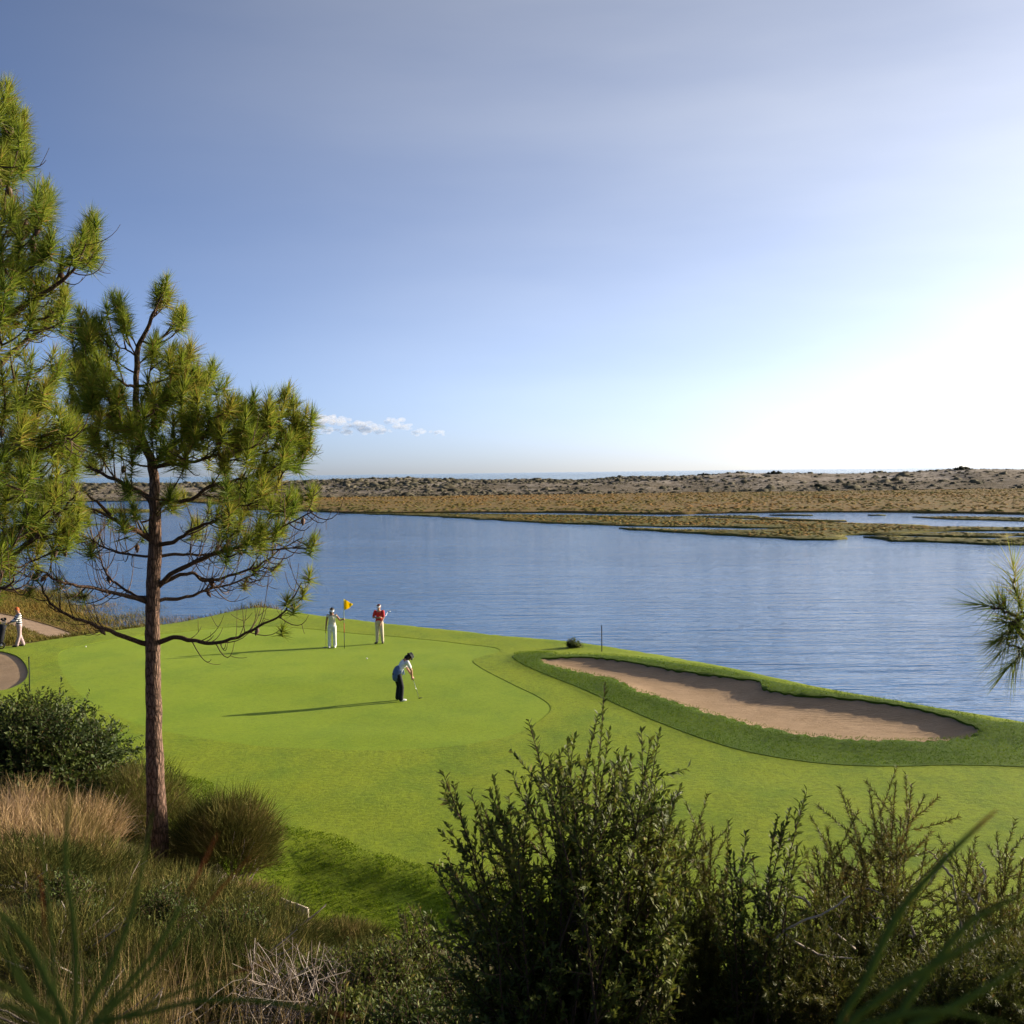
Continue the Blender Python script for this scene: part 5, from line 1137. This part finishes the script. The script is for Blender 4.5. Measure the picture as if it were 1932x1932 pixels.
def hand(mb, wrist, d, palm_n, grip=False):
    """palm, four fingers of unequal length and a thumb from the side of the palm"""
    wrist = np.asarray(wrist, float); d = unit(d); n_ = unit(np.asarray(palm_n, float)-d*np.dot(palm_n, d)); s_ = np.cross(d, n_)
    limb(mb, [wrist, wrist+d*0.035, wrist+d*0.075], [0.024, 0.030, 0.030], ell=None)
    for i, l_ in zip((-1.5, -0.5, 0.5, 1.5), (0.062, 0.075, 0.070, 0.054)):
        b = wrist+d*0.085+s_*i*0.019; c1 = 0.9 if grip else 0.3
        p1 = b+unit(d+n_*c1*0.6)*l_*0.5; p2 = p1+unit(d*(0.1 if grip else 0.9)+n_*c1)*l_*0.5
        limb(mb, [b, p1, p2], [0.0095, 0.009, 0.0075], k=7)
    b = wrist+d*0.03+s_*0.028; p1 = b+unit(d*0.6+s_*0.8+n_*0.4)*0.035; limb(mb, [b, p1, p1+unit(d+n_*0.6)*0.03], [0.011, 0.010, 0.008], k=7)
def person(label, loc, rz, J, cloth, look=(0, 0)):
    """J: joints in the figure's own frame (faces -Y, x to its left); cloth: materials"""
    root = empty('person', tuple(loc), rz); tag(root, label, 'person')
    A = {k_: np.asarray(v, float) for k_, v in J.items()}
    up = unit(A['neck']-A['pelvis']); fw = unit(np.cross(np.array([1.0, 0, 0]), up))       # figure's front is -fw
    hu = unit(A['head']-A['neck'])
    b = MB()
    limb(b, [A['pelvis'], (A['pelvis']+A['neck'])/2, A['neck']-up*0.06], [0.10, 0.085, 0.09], ell=(1.35, 0.9))
    limb(b, [A['neck']-up*0.05, A['neck'], A['head']-hu*0.05], [0.06, 0.048, 0.045])
    ha = A['head']; fr = unit(np.asarray(J.get('gaze', (0, -1, -0.1)), float)); sx = unit(np.cross(fr, hu)); hu2 = np.cross(sx, fr)
    Rm = np.stack([sx, -fr, hu2], 1)
    ellipsoid(b, ha, (0.073, 0.092, 0.112), Rm); ellipsoid(b, ha+fr*0.045-hu2*0.06, (0.05, 0.05, 0.05), Rm)
    ellipsoid(b, ha+fr*0.095-hu2*0.012, (0.012, 0.020, 0.022), Rm, 8, 6)
    for q in (-1, 1): ellipsoid(b, ha+sx*q*0.074-hu2*0.005, (0.012, 0.022, 0.032), Rm, 8, 6)
    for q in ('l', 'r'):
        limb(b, [A['sh_'+q], A['el_'+q], A['wr_'+q]], [0.046, 0.038, 0.026]); limb(b, [A['el_'+q]*0.6+A['wr_'+q]*0.4, A['wr_'+q]], [0.037, 0.026])
        hand(b, A['wr_'+q], A['hd_'+q]-A['wr_'+q], A['pn_'+q], True)
        limb(b, [A['hip_'+q], A['kn_'+q], A['an_'+q]], [0.075, 0.052, 0.036])
    flesh(b, 'body', K[cloth['skin']], root, 0.0105, 2)
    t = MB()
    limb(t, [A['pelvis']+up*0.10, A['pelvis']*0.5+A['neck']*0.5, A['neck']-up*0.16], [0.118, 0.108, 0.122], ell=(1.25, 0.92)); limb(t, [A['pelvis']-up*0.02, A['pelvis']+up*0.1], [0.128, 0.12], ell=(1.28, 0.95))
    limb(t, [A['sh_l']-up*0.03, A['sh_r']-up*0.03], [0.062, 0.062]); limb(t, [A['neck']-up*0.07, A['neck']-up*0.015], [0.085, 0.056])
    for q in ('l', 'r'):
        f = cloth.get('sleeve', 0.0)
        if f > 0: limb(t, [A['sh_'+q], A['sh_'+q]+(A['el_'+q]-A['sh_'+q])*min(f, 1)], [0.066, 0.060])
        if f > 1: limb(t, [A['el_'+q], A['el_'+q]+(A['wr_'+q]-A['el_'+q])*(f-1)], [0.056, 0.044])
    flesh(t, 'shirt', K[cloth['shirt']], root, 0.016)
    t = MB(); limb(t, [A['pelvis']-up*0.03, A['pelvis']+up*0.06], [0.128, 0.118], ell=(1.28, 1.0))
    fl = cloth.get('flare', 0.062)
    for q in ('l', 'r'): limb(t, [A['hip_'+q], A['kn_'+q], A['an_'+q]], [0.10, 0.075, fl])
    flesh(t, 'trousers', K[cloth['trousers']], root, 0.016)
    for q in ('l', 'r'):
        t = MB(); fd = unit(np.asarray(J.get('ft_'+q, (0, -1, 0)), float)); s_ = np.cross(fd, [0, 0, 1.0]); a_ = A['an_'+q]; Rf = np.stack([s_, -fd, [0, 0, 1.0]], 1)
        ellipsoid(t, (a_[0]+fd[0]*0.07, a_[1]+fd[1]*0.07, 0.042), (0.045, 0.13, 0.042), Rf); ellipsoid(t, (a_[0], a_[1], 0.065), (0.044, 0.055, 0.058), Rf)
        flesh(t, 'shoe', K[cloth['shoes']], root, 0.012, 2)
    t = MB(); bob = cloth.get('bob', False)
    ellipsoid(t, ha-fr*0.018+hu2*0.022, (0.086, 0.098, 0.108), Rm)
    if bob:
        for q in (-1, 1): ellipsoid(t, ha+sx*q*0.062-fr*0.01-hu2*0.07, (0.036, 0.07, 0.09), Rm)
        ellipsoid(t, ha-fr*0.065-hu2*0.07, (0.075, 0.04, 0.09), Rm)
    # leave the face free
    V = np.vstack(t.V); f_ = (V-ha)@fr; v_ = (V-ha)@hu2; s2 = (V-ha)@sx
    msk = (f_ > 0.03) & (v_ < 0.055) & (np.abs(s2) < 0.066); V[msk] -= np.outer(f_[msk]-0.03, fr); t.V = [V]; t.A = [np.full(len(V), 0.5)]
    flesh(t, 'hair', K[cloth['hair']], root, 0.012, 2)
    t = MB()
    for q in (-1, 1): ellipsoid(t, ha+fr*0.083+sx*q*0.03+hu2*0.008, (0.012, 0.008, 0.007), Rm, 8, 6)
    t.build('eyes', K['eye'], root, True)
    t = MB(); ellipsoid(t, ha+fr*0.088-hu2*0.062, (0.024, 0.008, 0.008), Rm, 8, 6); t.build('mouth', K['lip'], root, True)
    if cloth.get('visor'):
        t = MB(); a_ = np.linspace(0, 2*np.pi, 25); ring = np.array([ha+sx*0.090*math.cos(x)+fr*(0.106*math.sin(x)-0.008)+hu2*0.058 for x in a_]); V = np.vstack([ring-hu2*0.018, ring+hu2*0.026]); k = 25
        t.add(V, [(i, i+1, k+i+1, k+i) for i in range(k-1)])
        a_ = np.linspace(0.12*np.pi, 0.88*np.pi, 15); inn = np.array([ha+sx*0.088*math.cos(x)+fr*0.100*math.sin(x)+hu2*0.046 for x in a_]); ou = np.array([ha+sx*0.094*math.cos(x)+fr*(0.10*math.sin(x)+0.075*math.sin(x)**0.7)+hu2*0.032 for x in a_])
        n = 15; V = np.vstack([inn, ou, inn+hu2*0.006, ou+hu2*0.006])
        t.add(V, [(i, i+1, n+i+1, n+i) for i in range(n-1)]+[(2*n+i+1, 2*n+i, 3*n+i, 3*n+i+1) for i in range(n-1)]+[(n+i, n+i+1, 3*n+i+1, 3*n+i) for i in range(n-1)])
        t.build('visor', K['white'], root, False)
    return root, A, (ha, fr, hu2, sx)
def club(label, top, head, head_dir, loc_rz, wood=False):
    """club in the owner's frame: grip end, head point"""
    (loc, rz) = loc_rz; c_, s_ = math.cos(rz), math.sin(rz)
    W = lambda p: np.array([loc[0]+c_*p[0]-s_*p[1], loc[1]+s_*p[0]+c_*p[1], loc[2]+p[2]])
    a_, b_ = W(np.asarray(top, float)), W(np.asarray(head, float)); root = empty('golf_club', tuple(b_)); tag(root, label, 'golf club')
    mb = MB(); tube(mb, [a_+(b_-a_)*0.25, b_], [0.0065, 0.006], 8); mb.build('shaft', K['steel'], root, True, b_)
    mb = MB(); tube(mb, [a_, a_+(b_-a_)*0.26], [0.014, 0.011], 8); mb.build('grip', K['rubber'], root, True, b_)
    h = unit(np.append((W(np.append(head_dir, 0.0))-W(np.zeros(3)))[:2], 0)); q = np.array([-h[1], h[0], 0])
    mb = MB(); V = []
    for u_ in (0.0, 0.03, 0.09, 0.12):
        w_ = 0.014 if u_ in (0.0, 0.12) else 0.022
        for (x, z) in ((-w_, 0.0), (w_, 0.0), (w_*0.7, 0.032), (-w_*0.7, 0.032)): V.append(b_+h*(u_-0.02)+q*x+np.array([0, 0, z-0.01]))
    Q = [(i*4+j, i*4+(j+1) % 4, (i+1)*4+(j+1) % 4, (i+1)*4+j) for i in range(3) for j in range(4)]+[(3, 2, 1, 0), (12, 13, 14, 15)]
    mb.add(V, Q); mb.build('club_head', K['steel'] if not wood else K['rubber'], root, False, b_); return root
def gnd(x, y):
    p = G(x, y, 0.0)
    for _ in range(4): p = G(x, y, Hz(p[0], p[1]))
    return np.array([p[0], p[1], Hz(p[0], p[1])])
STAND = dict(pelvis=(0, 0, 0.92), neck=(0, -0.01, 1.41), head=(0, -0.035, 1.535), sh_l=(0.165, 0, 1.345), sh_r=(-0.165, 0, 1.345), hip_l=(0.085, 0, 0.87), hip_r=(-0.085, 0, 0.87),
    kn_l=(0.085, -0.01, 0.47), kn_r=(-0.085, -0.01, 0.47), an_l=(0.085, 0.01, 0.09), an_r=(-0.085, 0.01, 0.09), el_l=(0.22, 0.01, 1.08), el_r=(-0.22, 0.01, 1.08), wr_l=(0.235, -0.05, 0.85), wr_r=(-0.235, -0.05, 0.85),
    hd_l=(0.235, -0.06, 0.76), hd_r=(-0.235, -0.06, 0.76), pn_l=(-1, 0, 0), pn_r=(1, 0, 0))
# flagstick
fl = gnd(650, 1223.5); root = empty('flagstick', tuple(fl)); tag(root, 'flagstick with yellow triangular flag held by the golfer in white', 'flagstick')
top = AT(648.6, 1130, fl[1])[2]-fl[2]
for a_, b_, kk in ((0, 0.66, 'pole_black'), (0.66, 1.05, 'pole_red'), (1.05, top, 'pole_grey')):
    mb = MB(); tube(mb, [(0, 0, a_), (0, 0, b_)], 0.014, 8); mb.build('pole_section', K[kk], root, True)
u_ = np.linspace(0, 1, 11); V = []
for i, q in enumerate(u_):
    hi = top-0.01-0.20*q; lo = top-0.45+0.22*q-0.06*math.sin(q*3.1); y_ = 0.05*math.sin(q*7)
    for z_, yy in ((hi, y_), ((hi+lo)/2, y_+0.02*math.sin(q*5)), (lo, y_*0.7)): V.append((0.012+0.36*q*(1-0.12*(z_ == lo)*(1-q)), yy, z_))
V = np.array(V); nn = len(V); V2 = np.vstack([V, V+np.array([0, 0.004, 0])]); Q = []
for i in range(10):
    for j in range(2): a_ = i*3+j; Q += [(a_, a_+3, a_+4, a_+1), (nn+a_, nn+a_+1, nn+a_+4, nn+a_+3)]
mb = MB(); mb.add(V2, Q); mb.build('flag', K['yellow'], root, True)
# golfer in white beside the flag
lw = gnd(627, 1222); rz = R(4); J = dict(STAND); c_, s_ = math.cos(-rz), math.sin(-rz)
fx, fy = fl[0]-lw[0], fl[1]-lw[1]; fx, fy = c_*fx-s_*fy, s_*fx+c_*fy
gripz = AT(651, 1169, fl[1])[2]-lw[2]
J.update(el_l=(0.33, 0.03, 1.12), wr_l=(fx-0.085, fy-0.01, gripz), hd_l=(fx+0.02, fy-0.01, gripz+0.02), pn_l=(0.2, 0.9, 0), wr_r=(-0.245, -0.02, 0.84), hd_r=(-0.25, -0.03, 0.75), head=(0.01, -0.05, 1.53), gaze=(0.1, -0.85, -0.45), an_l=(0.11, 0.0, 0.09), an_r=(-0.11, 0.0, 0.09), kn_l=(0.105, -0.01, 0.47), kn_r=(-0.105, -0.01, 0.47))
person('golfer in cream sleeveless top and white trousers and white visor, steadying the flagstick', lw, rz, J, dict(skin='skin_dark', shirt='cream', trousers='white', hair='darkhair', shoes='white', bob=True, visor=True, sleeve=0.0, flare=0.07))
club('golf club hanging straight down in the free hand of the golfer in white', (-0.25, -0.05, 0.83), (-0.27, 0.02, 0.012), (-1, 0), (lw, rz))
# golfer in red
lr = gnd(716, 1214); rz = R(-6); J = dict(STAND)
J.update(el_r=(-0.245, -0.03, 1.10), wr_r=(0.02, -0.20, 1.10), hd_r=(0.11, -0.19, 1.11), pn_r=(0, 1, 0), el_l=(0.20, -0.05, 1.08), wr_l=(0.10, -0.20, 0.86), hd_l=(0.07, -0.22, 0.77), pn_l=(-1, 0.3, 0), an_l=(0.13, 0.03, 0.09), kn_l=(0.12, -0.03, 0.47), an_r=(-0.10, -0.03, 0.09), gaze=(-0.1, -0.95, -0.3), ft_r=(-0.35, -1, 0), ft_l=(0.25, -1, 0))
person('golfer in red polo shirt and beige trousers standing with folded arms', lr, rz, J, dict(skin='skin', shirt='red', trousers='beige', hair='redhair', shoes='shoe_dark', visor=True, sleeve=0.72, flare=0.06))
club('golf club tucked under the arm of the golfer in red, shaft up behind the shoulder', (0.06, -0.10, 0.78), (0.33, 0.28, 1.30), (1, 0.4), (lr, rz))
# putting golfer
lp = gnd(755, 1322.5); rz = R(118); J = dict(STAND)
J.update(pelvis=(0, 0.10, 0.88), neck=(0, -0.22, 1.29), head=(0, -0.335, 1.36), sh_l=(0.16, -0.20, 1.22), sh_r=(-0.16, -0.20, 1.22), hip_l=(0.09, 0.08, 0.83), hip_r=(-0.09, 0.08, 0.83), kn_l=(0.12, -0.01, 0.46), kn_r=(-0.12, -0.01, 0.46), an_l=(0.13, 0.03, 0.09), an_r=(-0.13, 0.03, 0.09),
    el_l=(0.15, -0.33, 0.96), el_r=(-0.15, -0.33, 0.96), wr_l=(0.035, -0.42, 0.76), wr_r=(-0.035, -0.40, 0.72), hd_l=(0.0, -0.45, 0.68), hd_r=(0.0, -0.43, 0.63), pn_l=(-1, 0, 0), pn_r=(1, 0, 0), gaze=(0.25, -0.45, -0.85), ft_l=(0.15, -1, 0), ft_r=(-0.1, -1, 0))
root, A, (ha, fr, hu2, sx) = person('golfer in pale polo shirt, black trousers and dark hat, bending over a putt', lp, rz, J, dict(skin='skin', shirt='white', trousers='black', hair='darkhair', shoes='white', bob=True, sleeve=0.62, flare=0.078))
mb = MB(); Rm = np.stack([sx, -fr, hu2], 1); rows = [(0.135, 0.005), (0.128, 0.018), (0.102, 0.045), (0.098, 0.085), (0.088, 0.115), (0.045, 0.125), (0.004, 0.127)]; k = 20; V = []
for r_, h_ in rows:
    for j in range(k): a_ = 2*np.pi*j/k; V.append(ha+Rm@np.array([r_*math.cos(a_)*0.95, r_*math.sin(a_)*1.08, h_+0.012]))
mb.add(V, [(i*k+j, i*k+(j+1) % k, (i+1)*k+(j+1) % k, (i+1)*k+j) for i in range(len(rows)-1) for j in range(k)]); mb.build('hat', K['hat'], root, True)
mb = MB(); limb(mb, [(0, 0.055, 0.99), (0, 0.105, 0.86), (0, 0.12, 0.74)], [0.136, 0.140, 0.128], ell=(1.25, 0.95)); limb(mb, [(0.05, -0.09, 0.98), (0.06, -0.12, 0.80)], [0.03, 0.022]); limb(mb, [(-0.05, -0.09, 0.98), (-0.05, -0.13, 0.83)], [0.03, 0.022]); flesh(mb, 'tied_sweater', K['blue'], root, 0.016)
club('putter held down to the turf by the bending golfer', (0.0, -0.40, 0.80), (0.02, -0.66, 0.012), (0.0, -1.0), (lp, rz), wood=True)
# golfer with trolley at the left edge
ll = gnd(37, 1220); rz = R(-60); J = dict(STAND)
J.update(el_l=(0.20, -0.14, 1.12), wr_l=(0.10, -0.34, 1.03), hd_l=(0.08, -0.43, 1.02), el_r=(-0.20, -0.14, 1.12), wr_r=(-0.08, -0.34, 1.02), hd_r=(-0.06, -0.43, 1.01), pn_l=(0, 0, -1), pn_r=(0, 0, -1), gaze=(0, -0.8, -0.55), head=(0, -0.07, 1.525), an_l=(0.09, -0.12, 0.09), an_r=(-0.09, 0.16, 0.09), kn_r=(-0.085, 0.03, 0.47))
person('golfer in striped top and pale trousers pushing a trolley at the left edge', ll, rz, J, dict(skin='skin', shirt='stripe', trousers='pink', hair='ginger', shoes='shoe_dark', sleeve=1.85, flare=0.075))
c_, s_ = math.cos(rz), math.sin(rz); W = lambda x, y, z: (ll[0]+c_*x-s_*y, ll[1]+s_*x+c_*y, ll[2]+z)
root = empty('golf_trolley', W(0.10, -0.72, 0)); root.rotation_euler = (0, 0, rz); tag(root, 'dark golf trolley with black bag in front of the golfer in stripes', 'golf trolley')
mb = MB(); tube(mb, [(0, -0.05, 0.16), (0, 0.10, 0.75), (0, 0.33, 1.03)], 0.016, 8); tube(mb, [(-0.12, 0.33, 1.03), (0.12, 0.33, 1.03)], 0.018, 8); tube(mb, [(-0.30, -0.05, 0.16), (0.30, -0.05, 0.16)], 0.014, 8); mb.build('frame', K['post'], root, True)
for q in (-0.31, 0.31):
    t = np.linspace(0, 2*np.pi, 19); mb = MB(); tube(mb, np.stack([np.full(19, q), -0.05+0.135*np.cos(t), 0.16+0.135*np.sin(t)], 1), 0.026, 8); w_ = mb.build('wheel', K['rubber'], root, True)
    mb = MB(); tube(mb, [(q-0.015, -0.05, 0.16), (q+0.015, -0.05, 0.16)], 0.06, 12)
    for a_ in range(5): tube(mb, [(q, -0.05, 0.16), (q, -0.05+0.12*math.cos(a_*1.257), 0.16+0.12*math.sin(a_*1.257))], 0.008, 6)
    mb.build('hub', K['steel'], w_, True)
mb = MB(); P = np.array([(0, -0.10, 0.14), (0, -0.02, 0.45), (0, 0.06, 0.80), (0, 0.10, 0.96)]); tube(mb, P, [0.13, 0.145, 0.135, 0.145], 16, ell=(1.0, 1.0)); mb.build('bag', K['black'], root, True)
mb = MB(); ellipsoid(mb, (0, -0.16, 0.42), (0.10, 0.07, 0.20)); mb.build('bag_pocket', K['post'], root, True)
for a_ in range(6):
    x, y = 0.07*math.cos(a_*1.05), 0.10+0.07*math.sin(a_*1.05); h_ = 1.12+0.04*(a_ % 3)
    mb = MB(); tube(mb, [(x, y-0.03, 0.85), (x*1.3, y+0.04, h_)], 0.008, 6); sh = mb.build('bag_club', K['steel'], root, True)
    mb = MB(); ellipsoid(mb, (x*1.3, y+0.01, h_+0.02), (0.03, 0.055, 0.035)); mb.build('club_cover', K['rubber'], sh, True)
# balls
for (x, y, lab) in ((692, 1243.5, 'white golf ball lying on the green between the flag and the putting golfer'), (162, 1221, 'white golf ball near the back left rim of the green')):
    q = gnd(x, y); mb = MB(); ellipsoid(mb, (0, 0, 0.026), (0.027,)*3, k=16, h=12); o = mb.build('golf_ball', K['ball'], None, True); o.location = tuple(q); tag(o, lab, 'golf ball', 'golf balls')
# stakes
for (x, y0, y1, lab) in ((1135.6, 1230, 1180, 'thin dark stake standing by the water behind the big bunker'), (56, 1304, 1239, 'thin dark stake standing at the rim of the small left bunker')):
    q = gnd(x, y0); h_ = AT(x, y1, q[1])[2]-q[2]; root = empty('marker_stake', tuple(q)); tag(root, lab, 'stake', 'marker stakes')
    mb = MB(); tube(mb, [(0, 0, -0.05), (0, 0, h_-0.03)], 0.020, 8); mb.build('shaft', K['post'], root, True); mb = MB(); tube(mb, [(0, 0, h_-0.035), (0, 0, h_)], [0.025, 0.022], 8); mb.build('cap', K['post'], root, True)
# small bush on the bank, kerb board
q = gnd(1083, 1222); b = np.array(q)
leafy_shrub('bank_bush', 'small dark bush on the bank by the water left of the thin stake', 'bush', b, dome_tips(b, 0.42, 0.36, 46, 201, 0.2), (0.09, 0.04), 0.05, 4, (0.05, 0.14), 202, 0.12, tone=0.4, bare=0.2)
def hit(x, y):
    d_ = ray(x, y)
    for t in np.arange(6.0, 30.0, 0.03):
        p = CAM+d_*t
        if p[2] < Hz(p[0], p[1]): return np.array([p[0], p[1], Hz(p[0], p[1])])
a_, b_ = hit(530, 1713), hit(576, 1731); root = empty('kerb_board', tuple(a_)); tag(root, 'pale timber kerb board at the lower edge of the turf', 'kerb board')
d = unit(np.append((b_-a_)[:2], 0)); n_ = np.array([-d[1], d[0], 0]); L = np.linalg.norm(b_-a_)
for i in range(2):
    o_ = d*(L+0.1)*(i*0.5-0.02); ee = d*((L+0.1)*0.49); V = [o_+n_*w_+ee*t+np.array([0, 0, z_]) for t in (0, 1) for w_ in (-0.022, 0.022) for z_ in (-0.2, 0.16+0.008*i)]
    mb = MB(); mb.add(V, [(0, 1, 3, 2), (4, 6, 7, 5), (0, 4, 5, 1), (2, 3, 7, 6), (1, 5, 7, 3), (0, 2, 6, 4)]); mb.build('plank', K['timber'], root)
# ------------------------------------------------------------------ small cumulus over the sea
def cloud(label, px, D, scale):
    rs = np.random.default_rng(301); mb = MB(); c0 = AT(px[0][0], px[0][1], D)
    for x, y, r_ in px:
        c = AT(x, y, D); rr = r_/FPX*D
        for _ in range(22):
            q = c+rs.normal(0, 0.6, 3)*np.array([rr*1.5, rr*1.5, rr*0.4]); f = rs.uniform(0.2, 0.6)*rr; ellipsoid(mb, q, (f*1.2, f*1.2, f*0.75), k=16, h=10)
    m_ = bpy.data.materials.new('cloud_vapour'); m_.use_nodes = True; n = m_.node_tree.nodes; l = m_.node_tree.links; n.remove(n['Principled BSDF'])
    v = n.new('ShaderNodeVolumePrincipled'); v.inputs['Color'].default_value = (1, 1, 1, 1); v.inputs['Density'].default_value = scale; v.inputs['Anisotropy'].default_value = 0.2
    l.new(v.outputs[0], n['Material Output'].inputs['Volume'])
    o = mb.build('cloud', m_, None, True, c0); o.location = tuple(c0); tag(o, label, 'cloud', kind='stuff')
cloud('small broken white cumulus cloud low over the sea', [(605, 788, 16), (640, 795, 12), (580, 800, 14), (675, 802, 12), (700, 806, 12), (740, 795, 11), (760, 806, 10), (620, 812, 10), (650, 815, 9), (690, 812, 11), (790, 815, 8), (830, 815, 7), (720, 815, 9)], 9000, 0.0075)
